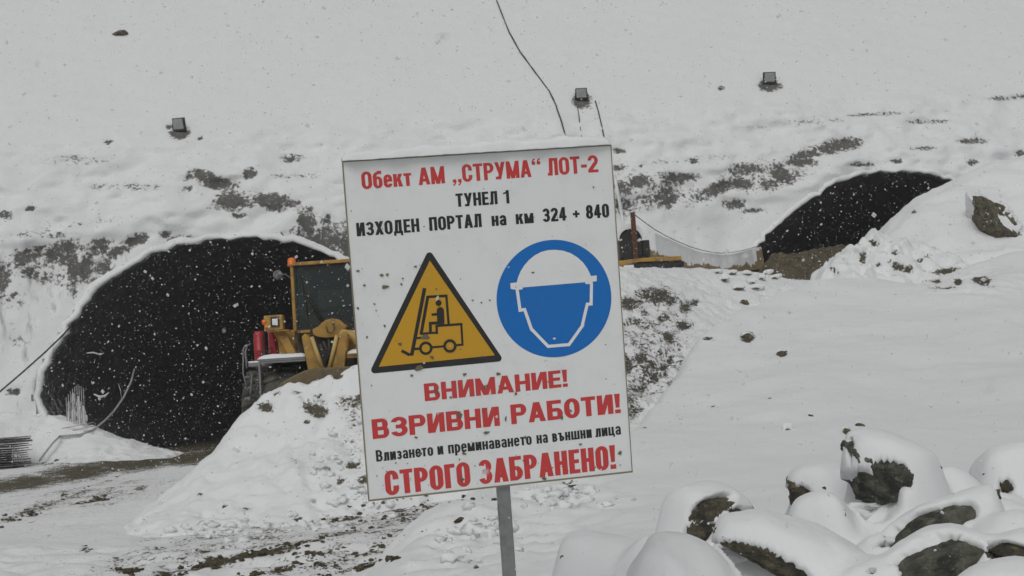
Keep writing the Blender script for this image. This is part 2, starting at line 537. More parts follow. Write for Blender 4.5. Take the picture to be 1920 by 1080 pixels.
# ------------------------------------------------------------------ tunnels
def tunnel(name, R_, label, seed, axis=(0.36, 0.93)):
    P = resample(R_, 0.22, 0.045, seed)
    c0 = P.mean(0)
    root = empty(name, (float(c0[0]), float(wall_y(c0[0])), float(P[:, 1].min())), label, 'tunnel')
    n = len(P)
    t = np.gradient(P, axis=0)
    t /= np.linalg.norm(t, axis=1)[:, None]
    nrm = np.stack([t[:, 1], -t[:, 0]], -1)
    if np.einsum('ij,ij->i', nrm, P - c0).mean() < 0: nrm = -nrm
    r = np.random.default_rng(seed + 1)
    base = np.array(root.location)
    # snowy sprayed-concrete collar round the mouth
    wob = 1 + 0.3 * fbm(np.stack([np.arange(n) * 0.13, np.zeros(n), np.zeros(n)], -1), 1, 3, seed)
    rows = []
    for off, dy in ((0.03, 0.6), (0.0, 0.15), (0.012, -0.01), (0.04, -0.05), (0.10, -0.06), (0.2, -0.01), (0.5, 0.30)):
        q = P + nrm * (off * wob)[:, None]
        rows.append(np.stack([q[:, 0], hill_full(q[:, 0], np.maximum(q[:, 1], -1)) + dy, q[:, 1]], -1))
    V = np.concatenate(rows) - base
    me = raw_mesh('collar', V, grid_quads(n, len(rows)))
    attr(me, 'bare', np.concatenate([np.full(n, 1.0), np.full(n, 0.9)] + [np.zeros(n)] * (len(rows) - 2)))
    attr(me, 'streak', np.zeros(len(V)))
    link('collar', me, M_HILL, root)
    # lining: the bore running back into the hill
    rows, ds = [], np.concatenate([[0, .3, .6, 1, 1.5, 2, 3, 4, 5.5, 7], np.arange(9, 40, 2.5)])
    for d in ds:
        y = hill_full(P[:, 0], np.maximum(P[:, 1], -1)) + 0.3
        y = y + (y.max() - y) * min(d / 6, 1)
        q = np.stack([P[:, 0] + axis[0] * d, y + axis[1] * d, P[:, 1]], -1)
        w = fbm(q, 0.8, 3, seed) * 0.08 * min(d, 1)
        q[:, 0] += nrm[:, 0] * (w + 0.06)
        q[:, 2] += nrm[:, 1] * (w + 0.06)
        rows.append(q)
    V = np.concatenate(rows) - base
    nv = n * len(rows)
    me = raw_mesh('lining', V, grid_quads(n, len(rows)))
    dd_ = np.repeat(ds, n)
    attr(me, 'snow_and_daylight', np.exp(-dd_ / 2.2) * sst(4.5, 0.3, V[:, 2] + base[2] - P[:, 1].min()) * .55 + .22 * np.exp(-dd_ / 1.2))  # snow flecks, thicker near the mouth to paint in its daylight
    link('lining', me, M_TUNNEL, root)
    mb = MB()
    e = rows[-1]
    vs = [mb.bm.verts.new(p) for p in e]
    mb.bm.faces.new(vs)
    mb.build('rock_face', M_TUNNEL, root)
    return root
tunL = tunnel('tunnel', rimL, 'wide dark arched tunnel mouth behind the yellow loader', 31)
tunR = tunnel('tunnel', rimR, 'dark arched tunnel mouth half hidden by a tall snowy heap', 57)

# ------------------------------------------------------------------ ground
GP = [(-60, -20, 0), (60, -20, 0), (-60, 80, 0), (60, 80, 4), (-17, 12, 0), (-17, 30, 0), (-17, 45, 0.05), (-5, 12, 0), (-5, 18, 0.0), (-5, 25, .3), (-8, 45, 0), (0, 12, 0), (0, 20, .25), (0, 26, .8), (-4, 22, .45), (-9, 30, 0.05),
      (-3, 30, .6), (3, 26, 2.0), (3, 31, 3.5), (4, 36, 3.7), (9, 40, 3.7), (12, 46, 3.8), (16, 52, 3.8), (9, 33, 3.6), (-2, 45, .5), (0, 40, 1.8), (8, 24, 2.0), (8, 15, .6), (8, 5, .2), (0, 5, .1), (-8, 0, 0), (18, 30, 3.5), (30, 50, 4), (-12, 38, 0), (-8, 38, 0.02), (-5, 40, .1)]
gz_f = tps(GP)
ax_ = np.concatenate([[-80, -60, -45, -35, -28, -23], np.arange(-20, 6, 0.085), np.arange(6, 22, 0.25), [24, 28, 35, 45, 60, 80]])
ay_ = np.concatenate([[-30, -15, -5, 0, 3, 6, 8], np.arange(9, 24, 0.06), np.arange(24, 48, 0.1), np.arange(48, 90, 1.5), [100, 120]])
GX, GY = np.meshgrid(ax_, ay_)
x, y = GX.ravel(), GY.ravel()
z = np.clip(gz_f(x, y), -0.1, 3.85)
P0 = np.stack([x, y, np.zeros_like(x)], -1)
z = z + fbm(P0, 0.35, 3, 2.2) * 0.05 + fbm(P0, 1.6, 4, 8.1) * 0.022
gv = np.stack([x, y, z], -1)
GB = [(450, 1020, 330, 50, -9, .34), (800, 965, 200, 50, -8, .40), (150, 935, 220, 34, -9, .33), (120, 1000, 160, 30, -6, .2), (640, 1050, 200, 30, -10, .38), (40, 905, 90, 13, -8), (150, 884, 80, 16, -9), (250, 866, 90, 16, -6), (345, 858, 70, 13, -4), (400, 850, 40, 10), (120, 935, 120, 5, -22, .5), (60, 955, 80, 5, -20, .5), (170, 938, 45, 3, -10, .75), (190, 934, 14, 4), (262, 915, 10, 4, 0, .8),
      (395, 1060, 60, 8, -14), (470, 1042, 70, 7, -12), (555, 1026, 60, 6, -10), (330, 1076, 50, 6, -14), (580, 1040, 30, 5, 0, .8), (240, 1070, 20, 4, 0, .7), (640, 1000, 50, 4, -12, .6), (660, 970, 60, 4, -8, .7), (700, 945, 60, 5, -8, .75), (760, 930, 60, 5, -8, .6), (745, 965, 60, 5, -10, .7),
      (830, 950, 70, 6, -8, .75), (875, 977, 26, 6), (900, 935, 60, 5, 0, .6), (600, 1058, 60, 5, -10, .6), (700, 1030, 70, 5, -12, .6), (690, 1062, 60, 5, -12, .6), (780, 1000, 50, 5, -10, .6), (730, 1050, 30, 3, 0, .8), (500, 1072, 60, 4, -10, .7),
      (450, 965, 60, 4, 0, .35), (20, 975, 12, 3, 0, .7), (160, 1031, 8, 4, 0, .9), (60, 965, 8, 3, 0, .8)]
gb = paint(gv, GB)
hw = hill_y(x, np.zeros_like(x))
gb = np.maximum(gb, sst(-0.2, 0.8, y - hw))
gb = np.where((y < 9), 0, gb)
# wheel ruts in the churned track
u = np.array([0.93, -0.36])
s = (x + 4) * 0.36 + (y - 13.5) * 0.93
rut = sst(2.2, 1.2, np.abs(s)) * sst(-9, -6, x) * sst(3, 0, x)
gv[:, 2] += rut * fbm(P0, (1.6, 3.2, 1), 4, 6.6) * 0.08 - 0.03 * gb
gme = raw_mesh('ground', gv, grid_quads(len(ax_), len(ay_)))
attr(gme, 'bare', gb)
tag(link('ground', gme, M_YARD), 'snowy construction yard with muddy wheel tracks', 'ground', kind='structure')
GBV = BVHTree.FromPolygons([tuple(p) for p in gv], [tuple(q) for q in grid_quads(len(ax_), len(ay_))])

# ------------------------------------------------------------------ heaps (spoil and snow)
def heap(name, pts, world, dom, step, label, mat=None, bare=(), noise=None, cat='snow heap', fade=0.1, smooth=1e-4):
    fz = world if pts is None else tps([tuple(at(*p)) for p in pts] + list(world), smooth)
    x0, x1, y0, y1 = dom
    xs, ys = np.arange(x0, x1 + step, step), np.arange(y0, y1 + step, step)
    X, Y = np.meshgrid(xs, ys)
    x, y = X.ravel(), Y.ravel()
    z = fz(x, y)
    ex = np.minimum(x - x0, x1 - x) / ((x1 - x0) * fade)
    ey = np.minimum(y - y0, y1 - y) / ((y1 - y0) * fade)
    e = 1 - np.clip(np.minimum(ex, ey), 0, 1)
    z = z - 2.5 * e ** 2
    v = np.stack([x, y, z], -1)
    if noise is not None: v = noise(v)
    b = paint(v, bare) if len(bare) else np.zeros(len(v))
    v[:, 2] -= 0.03 * np.clip(b, 0, 1)
    q = grid_quads(len(xs), len(ys))
    gzv = np.clip(gz_f(x, y), -0.1, 3.85)
    keep = (v[:, 2] > gzv - 0.35)
    q = q[keep[q].any(1)]
    used = np.unique(q)
    idx = np.zeros(len(v), int)
    idx[used] = np.arange(len(used))
    vv = v[used]
    base = np.array([vv[:, 0].mean(), vv[:, 1].mean(), vv[:, 2].min()])
    me = raw_mesh(name, vv - base, idx[q])
    attr(me, 'bare', b[used])
    o = link(name, me, mat or M_HEAP, None, base)
    tag(o, label, cat)
    o['_v'] = 0
    del o['_v']
    return o, BVHTree.FromPolygons([tuple(p) for p in vv], [tuple(k) for k in idx[q]])

def n_heap(amp_lump, lump, amp_fine, region=None, seed=0.0, amp_big=0.0, floor=0.25):
    def f(v):
        w = np.ones(len(v))
        if region is not None: w = floor + (1 - floor) * np.clip(paint(v, region), 0, 1)
        v[:, 2] += (billow(v, lump, 3, 4.4 + seed) - 0.45) * amp_lump * w + fbm(v, 2.2, 3, 1.7 + seed) * amp_fine + fbm(v, 0.8, 2, 7.7 + seed) * amp_big
        v[:, 1] += fbm(v, lump, 3, 9.1 + seed) * amp_lump * w * 0.7
        return v
    return f

# spoil heap before the loader
M1 = [(322, 985, 17.0), (420, 985, 16.9), (550, 975, 17.0), (690, 952, 17.4), (800, 935, 17.9), (318, 930, 18.2), (350, 890, 18.8), (395, 850, 19.2), (435, 804, 19.4), (467, 776, 19.5), (490, 757, 19.6), (505, 738, 19.7), (545, 727, 19.8), (618, 706, 19.8), (680, 688, 19.8), (760, 680, 19.8), (850, 705, 19.8), (920, 770, 19.8),
      (400, 930, 17.8), (450, 870, 18.5), (500, 835, 18.9), (560, 800, 19.1), (560, 880, 18.0), (640, 765, 19.3), (640, 850, 18.4), (700, 800, 19.0), (700, 880, 18.0), (800, 850, 18.5), (480, 930, 17.6), (600, 930, 17.5), (530, 755, 19.5), (590, 745, 19.55)]
w1 = [(-5.2, 20.6, 0.2), (-4.4, 20.9, 0.3), (-3.6, 21.1, 0.45), (-2.8, 21.1, 0.5), (-1.8, 21.1, 0.5), (-0.6, 21, .3), (-5.8, 18.6, -0.1), (-5.4, 19.7, 0.1), (-5.2, 17, -0.1), (0.2, 19, .1)]
b1 = [(500, 762, 15, 8, 20), (592, 768, 22, 15, 20, .85), (632, 703, 9, 6), (463, 733, 6, 5), (468, 742, 6, 6), (575, 789, 6, 4), (520, 736, 8, 4, 0, .7), (555, 735, 14, 3, 0, .7), (600, 742, 10, 5, 0, .8), (655, 755, 26, 14, 0, .6), (660, 780, 20, 20, 0, .5), (675, 745, 12, 10, 0, .7), (660, 872, 16, 6, 0, .8), (680, 898, 10, 7), (640, 898, 6, 4), (375, 926, 6, 3, 0, .8), (420, 947, 5, 3), (465, 954, 14, 4, 0, .7),
      (600, 880, 60, 30, 0, .26), (660, 830, 30, 40, 0, .3), (560, 860, 20, 10, 0, .36), (690, 800, 30, 60, 0, .33), (560, 973, 6, 4), (435, 993, 12, 3, 0, .7)]
h1, bv1 = heap('snow_heap', M1, w1, (-6.4, 0.6, 16.2, 21.6), 0.04, 'lumpy snowy spoil heap piled before the loader, left of the signboard', M_HEAP, b1, n_heap(0.11, 2.3, 0.05, [(650, 850, 120, 120), (600, 750, 120, 40), (480, 760, 30, 30, 0, .6), (420, 985, 200, 40, 0, .6)], 0, 0.05))

# gravelly heap right of the sign, behind
R1 = [(960, 600, 22), (1050, 545, 22.5), (1165, 505, 23), (1240, 506, 23.5), (1330, 512, 24), (1400, 512, 24.5), (1460, 518, 25), (1510, 530, 25), (1165, 560, 21.4), (1240, 560, 21.8), (1320, 575, 22.4), (1165, 640, 19.9), (1240, 640, 20.3), (1165, 720, 18.6), (1220, 720, 18.9), (1165, 790, 17.4), (1300, 640, 20.6), (1050, 650, 20.3), (1050, 760, 18.4), (960, 760, 19), (1150, 850, 16.6), (1060, 850, 16.8)]
w2 = [(-0.5, 24.5, .8), (1.5, 26.5, 2.6), (3, 27, 3.0), (5, 27.5, 3.0), (-1.2, 21, .2), (-0.8, 18, 0.1), (3.2, 18.5, 0.9), (4, 20.5, 1.6), (5.5, 22.5, 2.2), (1.8, 15.6, 0)]
b2 = [(1229, 553, 30, 14), (1178, 568, 16, 11), (1258, 561, 12, 9), (1282, 608, 13, 9), (1285, 574, 10, 10), (1244, 595, 10, 7), (1255, 633, 10, 9), (1204, 669, 13, 10), (1178, 684, 9, 18), (1220, 690, 15, 13), (1255, 675, 6, 8), (1208, 716, 9, 6), (1226, 712, 10, 7), (1244, 687, 9, 5), (1187, 767, 14, 16, 0, .8), (1200, 731, 14, 12, 0, .75), (1200, 610, 40, 24, 0, .4), (1220, 650, 80, 120, 0, .34), (1190, 600, 10, 8, 0, .8), (1214, 603, 10, 5, 0, .9), (1305, 565, 6, 6), (1180, 745, 14, 40, 0, .6)]
h2, bv2 = heap('gravel_heap', R1, w2, (-1.6, 6.5, 15.2, 27.6), 0.05, 'spoil heap with gravel showing through snow, just right of the signboard', M_GRAVEL, b2, n_heap(0.13, 2.6, 0.04, [(1230, 650, 90, 120)], 3.3, 0.04), cat='gravel heap')

# big smooth bank on the right with the foreground around the boulders
_yy = np.arange(0, 40, 0.05)
_pf = np.interp(_yy, [3, 6.2, 8.2, 9.5, 11.3, 14, 17, 19.5, 20.5, 22.7, 24.5, 30], [.35, .5, .54, .60, .70, 1.10, 1.57, 2.16, 2.5, 3.08, 3.5, 4.6])
_k = np.exp(-0.5 * (np.arange(-40, 41) / 16) ** 2)
_pf = np.convolve(np.pad(_pf, 40, mode='edge'), _k / _k.sum(), 'valid')
_ed = np.interp(_yy, [3, 8, 9.6, 10.5, 11.1, 11.8, 12.7, 15, 17, 19.5, 20.5, 21.5, 22.5, 26], [-2.0, -1.75, -1.45, -1.05, -.6, 0.0, .7, 1.2, 1.75, 2.6, 3.05, 3.7, 4.5, 5.6])
_ed = np.convolve(np.pad(_ed, 40, mode='edge'), _k / _k.sum(), 'valid')
def bank_z(x, y):
    P = np.stack([x, y, 0 * x], -1)
    r = np.interp(y, _yy, _pf)
    yc = np.interp(x, [2, 3.3, 4.2, 5.6, 7.5, 9, 9.8, 14], [19.5, 20.6, 21.7, 22.7, 23.2, 24.0, 24.6, 26])
    o = np.maximum(y - yc, 0)
    r = r - 0.75 * (o - 0.5 * (1 - np.exp(-o / .5)))
    r = r - 0.36 * np.exp(-((x - 7.5) / .95) ** 2 - ((y - 23.2) / 1.0) ** 2) - 0.10 * sst(1.0, -0.6, x) * sst(13, 10, y)
    r = r + 0.17 * np.exp(-((x + .42) / .5) ** 2 - ((y - 10.15) / .62) ** 2)
    r = r + 0.16 * fbm(P, (0.34, 0.26, 1), 3, 3.1) * sst(12, 15, y)
    e = np.interp(y, _yy, _ed) + 0.12 * fbm(P, 0.5, 2, 5.5)
    g = np.clip(gz_f(x, y), -.1, 3.85) - 0.12
    w = np.interp(y, [9, 12, 14, 20], [.35, .45, .6, .8])
    return g + (r - g) * sst(-1, 0.55, (x - e) / w)
R2, w3 = None, bank_z
b3 = [(1396, 562, 12, 6), (1402, 631, 12, 9), (1466, 661, 9, 6), (1327, 633, 9, 3), (1588, 806, 8, 6), (1796, 527, 8, 6), (1840, 524, 16, 7), (1755, 527, 10, 4, 0, .7), (1765, 538, 30, 4, 0, .6), (1860, 535, 20, 4, 0, .5), (1415, 566, 5, 6), (1480, 585, 4, 4, 0, .6), (1335, 760, 3, 2), (1207, 800, 4, 2), (1442, 745, 4, 2, 0, .7),
      (905, 1015, 6, 5, 0, .8), (880, 1052, 20, 6, 0, .5), (890, 1060, 4, 3), (1030, 965, 4, 3, 0, .7), (1080, 915, 10, 3, 0, .7), (1070, 903, 20, 4, 0, .8), (1085, 946, 4, 4, 0, .8), (1045, 920, 8, 4, 0, .6), (848, 972, 8, 4, 0, .8)]
hB, bvB = heap('snow_bank', R2, w3, (-2.3, 13.5, 3.2, 27), 0.05, 'broad smooth snow bank rising on the right beyond the boulders', M_BANK, b3, n_heap(0.09, 2.4, 0.010, [(930, 1010, 200, 60), (1060, 930, 90, 40), (1830, 530, 90, 20), (850, 1050, 120, 60)], 6.1, 0.03, 0.03), cat='snow bank')

# lumpy heap of snowed-over blocks, and the tall heap before the far tunnel
R4 = [(1535, 515, 26), (1554, 492, 26.4), (1587, 467, 26.8), (1615, 452, 27), (1642, 436, 27), (1665, 441, 27), (1727, 463, 27), (1780, 482, 27), (1850, 492, 27), (1580, 532, 25), (1640, 512, 25.4), (1700, 532, 25), (1780, 532, 25), (1860, 522, 25), (1930, 500, 26), (1540, 545, 25.2)]
w4 = [(5.8, 27.2, 2.8), (6.6, 28.6, 3.0), (8, 28.8, 3.4), (10, 28.8, 3.6), (5.4, 26, 2.4), (5.6, 24.4, 1.8), (11, 27, 3.8)]
b4 = [(1617, 482, 6, 11), (1564, 505, 10, 5, 30), (1639, 454, 10, 5, 20), (1678, 473, 6, 4), (1685, 499, 18, 6, 20), (1702, 504, 10, 6), (1725, 487, 5, 4), (1647, 495, 6, 4), (1775, 507, 22, 5, -8), (1740, 478, 8, 3, 0, .8), (1745, 528, 20, 4, 0, .6)]
h4, bv4 = heap('block_heap', R4, w4, (5, 11.5, 23.8, 29), 0.045, 'heap of snow covered rock lumps below the right tunnel mouth', M_HEAP, b4, n_heap(0.26, 1.7, 0.05, None, 2.0, 0.05), cat='rock heap')
R3 = [(1658, 440, 29), (1704, 395, 29.5), (1734, 367, 30), (1776, 343, 30.5), (1844, 311, 31), (1920, 290, 31.5), (2050, 270, 32), (1700, 452, 28), (1760, 405, 28.6), (1780, 472, 27.4), (1850, 400, 28.6), (1850, 480, 27), (1920, 400, 28.8), (1920, 470, 27), (2050, 400, 28.5), (2050, 480, 27), (1640, 500, 27.7), (1700, 512, 27), (1740, 380, 29.4), (1800, 345, 30.2), (1810, 420, 28.3)]
w5 = [(7.6, 29.8, 3.2), (8.0, 31.5, 3.4), (9.5, 33, 4.0), (12, 34.5, 4.4), (15, 36, 4.6), (7.6, 28, 3.0), (17, 30, 5.4), (17, 26, 4.6)]
h3, bv3 = heap('snow_heap', R3, w5, (6.8, 18, 25.8, 37), 0.07, 'tall smooth snow heap before the right tunnel mouth', M_HEAP, [(1713, 397, 5, 3), (1845, 322, 10, 2, 0, .5)], n_heap(0.04, 1.2, 0.03, None, 8.0, 0.14))
# brown soil at the foot of the right tunnel
SO = [(1425, 505, 41), (1460, 492, 42), (1500, 478, 42.4), (1545, 468, 42.8), (1590, 466, 43), (1640, 480, 43), (1480, 515, 40), (1560, 512, 40.4), (1640, 520, 40.6)]
hS, bvS = heap('soil_heap', SO, [(8, 44.5, 3.6), (10, 45.5, 3.8), (12, 45.5, 3.8), (7.6, 41, 3.8), (9, 38.8, 3.7), (11, 38.8, 3.8)], (7, 14, 38.2, 46), 0.09, 'low heap of brown soil at the right tunnel mouth', M_SOIL, (), n_heap(0.2, 2.2, 0.12, None, 5.0), cat='soil heap')
# blown snow at the foot of the left tunnel jamb
SL = [(60, 860, 41.6), (110, 800, 42.6), (160, 815, 42.4), (190, 830, 42.2), (240, 838, 42.2), (275, 850, 42), (40, 800, 42.4), (90, 868, 41), (180, 862, 41), (260, 862, 41.2), (0, 790, 42.2), (0, 860, 41), (130, 830, 42.2)]
hJ, bvJ = heap('snow_drift', SL, [(-17, 44.5, 1.6), (-14, 44.6, .6), (-12, 44, .1), (-19, 43, 1.2), (-19, 40.5, 0), (-15.5, 40, -.1), (-12, 40.4, -.1), (-11.4, 42, -.1)], (-20, -10.8, 39.4, 45.4), 0.08, 'snow drift banked against the left jamb of the loader tunnel', M_HEAP, [(100, 872, 60, 6, 0, .6), (30, 868, 30, 8, 0, .5)], n_heap(0.09, 1.5, 0.05, None, 1.0), cat='snow drift')

# ------------------------------------------------------------------ boulders
def ico(sub):
    bm = bmesh.new()
    bmesh.ops.create_icosphere(bm, subdivisions=sub, radius=1)
    bm.verts.ensure_lookup_table()
    v = np.array([p.co[:] for p in bm.verts])
    f = np.array([[p.index for p in q.verts] for q in bm.faces])
    bm.free()
    return v, f
ICO5, ICO6, ICO3, ICO2 = ico(5), ico(6), ico(3), ico(2)

PILE = []
def boulder(name, px, py, rx, ry, Y, ang, windows, label, mat, seed, cap=0.05, cuts=7, depth=1.0, sub=6, cat='boulder', group=None, ncap=1.0):
    drape = cat == 'boulder'
    r = np.random.default_rng(seed)
    U, F = ICO6 if sub == 6 else ICO5 if sub == 5 else ICO3
    c = at(px, py, Y)
    s = Y / FOC
    cap_t = min(cap, ry * s * 0.45)
    a = math.radians(ang) - ROLL * 0
    ex = CR * math.cos(a) - CU * math.sin(a)
    ez = CR * math.sin(a) + CU * math.cos(a)
    ey = _f
    R = np.array([rx * s - cap_t * .5, (rx + ry) * 0.5 * s * depth, ry * s - cap_t * .5])
    # angular rock: unit sphere cut by random planes, roughened
    u = U.copy()
    for _ in range(cuts + (5 if drape else 0)):
        n = r.normal(size=3)
        n /= np.linalg.norm(n)
        d = r.uniform(0.58, 0.9)
        ex_ = np.maximum(u @ n - d, 0)
        u -= ex_[:, None] * n * 0.9
    rough = fbm(U, 1.6, 5, seed * 1.7) * 0.10 + fbm(U, 6, 3, seed * .7) * 0.03
    w = u * (1 + rough)[:, None]
    rock = c + (w * R) @ np.stack([ex, ey, ez])
    root = None
    me = raw_mesh(name, rock - c, F)
    root = link(name, me, mat, None, c)
    tag(root, label, cat, group)
    if drape:
        PILE.append((root, rock, F, windows, cap))
        return root
    # snow lying over it
    smoothU = U * (1 + fbm(U, 1.6, 2, seed * 1.7) * 0.10)[:, None]
    k = 0.55
    base = u * (1 - k) + smoothU * k
    bp = c + (base * R) @ np.stack([ex, ey, ez])
    nrm = (U / R) @ np.stack([ex, ey, ez])
    nrm /= np.linalg.norm(nrm, axis=1)[:, None]
    qx, qy = proj(bp)
    field = 0.5 + (nrm[:, 2] + 0.55) * 1.3
    front = nrm @ _f < 0.3
    wn = np.full(len(U), -1.0)
    for b in windows:
        aa = math.radians(b[4]) if len(b) > 4 else 0
        dx, dy = qx - b[0], qy - b[1]
        X = (dx * math.cos(aa) + dy * math.sin(aa)) / b[2]
        Yq = (-dx * math.sin(aa) + dy * math.cos(aa)) / b[3]
        low = b[5] if len(b) > 5 else 1
        if low: Yq = np.where(Yq > 0, Yq * 0.12, Yq)        # bare from the lip down to where the stone meets the snow
        wn = np.maximum(wn, 1.0 - np.sqrt(X * X + Yq * Yq))
    edge = fbm(bp, 9.0, 4, seed) * 0.30 * ncap
    field = np.where(front, np.minimum(field, 0.5 - wn * 2.2), field) + edge
    m = sst(0.40, 0.60, field)
    lip = 0.35 + 0.65 * sst(0.5, 1.5, field)
    up = nrm * 0.5 + np.array([0, 0, 1.0]) * 0.6
    t = -0.03 * (1 - m) + cap_t * lip * (0.30 + 0.70 * np.clip(nrm[:, 2] + 0.25, 0, 1)) * m
    t = t + fbm(bp, 5.0, 2, seed + 2) * 0.006 + (fbm(bp, 28.0, 2, seed + 4) * 0.004) * (m > 0.3)
    sp = bp + up * t[:, None] - nrm * ((0.20 if cuts > 9 else 0.12) * R.min() * (1 - m))[:, None]
    me2 = raw_mesh('snow_cap', sp - c, F)
    attr(me2, 'bare', np.zeros(len(sp)))
    link('snow_cap', me2, M_SNOW, root)
    return root

boulder('boulder', 1330, 968, 96, 76, 7.6, -12, [(1338, 948, 46, 17, -28, 0), (1397, 966, 27, 10, 10, 0), (1310, 999, 28, 16, -20)], 'rounded snowy boulder with two brown rock slits, leftmost rock in the pile', M_ROCK, 3, 0.07)
boulder('boulder', 1535, 930, 88, 64, 7.9, -10, [(1480, 948, 42, 30, -15)], 'snowy boulder with dark brown left face, just left of the biggest boulder', M_ROCK, 5, 0.06)
boulder('boulder', 1664, 890, 112, 90, 7.3, 16, [(1612, 938, 78, 42, -6), (1672, 896, 34, 22, 20), (1594, 838, 4, 16, 0, 0)], 'biggest boulder, tall snow dome over a dark grey green rock face', M_ROCKG, 8, 0.085)
boulder('boulder', 1762, 990, 158, 62, 6.6, -22, [(1730, 990, 100, 30, -25)], 'slanting snowy slab with dark shadowed underside rising to the right', M_ROCKG, 11, 0.07, depth=0.7)
boulder('boulder', 1490, 1040, 172, 66, 6.2, 14, [(1420, 1068, 104, 30, 20)], 'long low snowy boulder with a brown lower front at the bottom edge', M_ROCK, 14, 0.085, depth=0.8)
boulder('boulder', 1775, 1064, 138, 70, 5.9, -16, [(1750, 1064, 84, 50, -24)], 'snowy boulder with grey green face under the slanting slab', M_ROCKG, 17, 0.07)
boulder('boulder', 1925, 1036, 84, 44, 5.8, 6, [(1890, 1036, 46, 17, 12)], 'snowy rock with dark ridged face at the bottom right edge', M_ROCK, 21, 0.05)
boulder('boulder', 1905, 905, 92, 76, 7.9, 0, [(1885, 922, 19, 16, -30)], 'snow covered boulder with one small dark rock patch, right of the biggest boulder', M_ROCK, 23, 0.07)
boulder('boulder', 1545, 972, 76, 50, 7.0, -8, [(1529, 999, 5, 2)], 'wholly snowed over lump between the biggest boulder and the long low one', M_ROCK, 26, 0.07, cuts=3)
boulder('boulder', 1145, 1085, 130, 93, 6.6, 4, [], 'smooth round snow covered hump beside the sign post', M_ROCK, 29, 0.09, cuts=2, ncap=0.5)
boulder('boulder', 1268, 1090, 118, 84, 5.9, 8, [], 'wholly snow covered hump before the leftmost brown slit boulder', M_ROCK, 33, 0.09, cuts=2, ncap=0.5)
boulder('boulder', 1880, 1112, 110, 56, 5.35, -8, [], 'low snow covered hump in the bottom right corner', M_ROCK, 37, 0.08, cuts=2, ncap=0.5)
boulder('boulder', 1660, 1098, 90, 36, 5.9, 0, [(1632, 1070, 8, 4)], 'low snowed over stone at the bottom edge between long boulder and grey green face', M_ROCK, 41, 0.06, cuts=3)
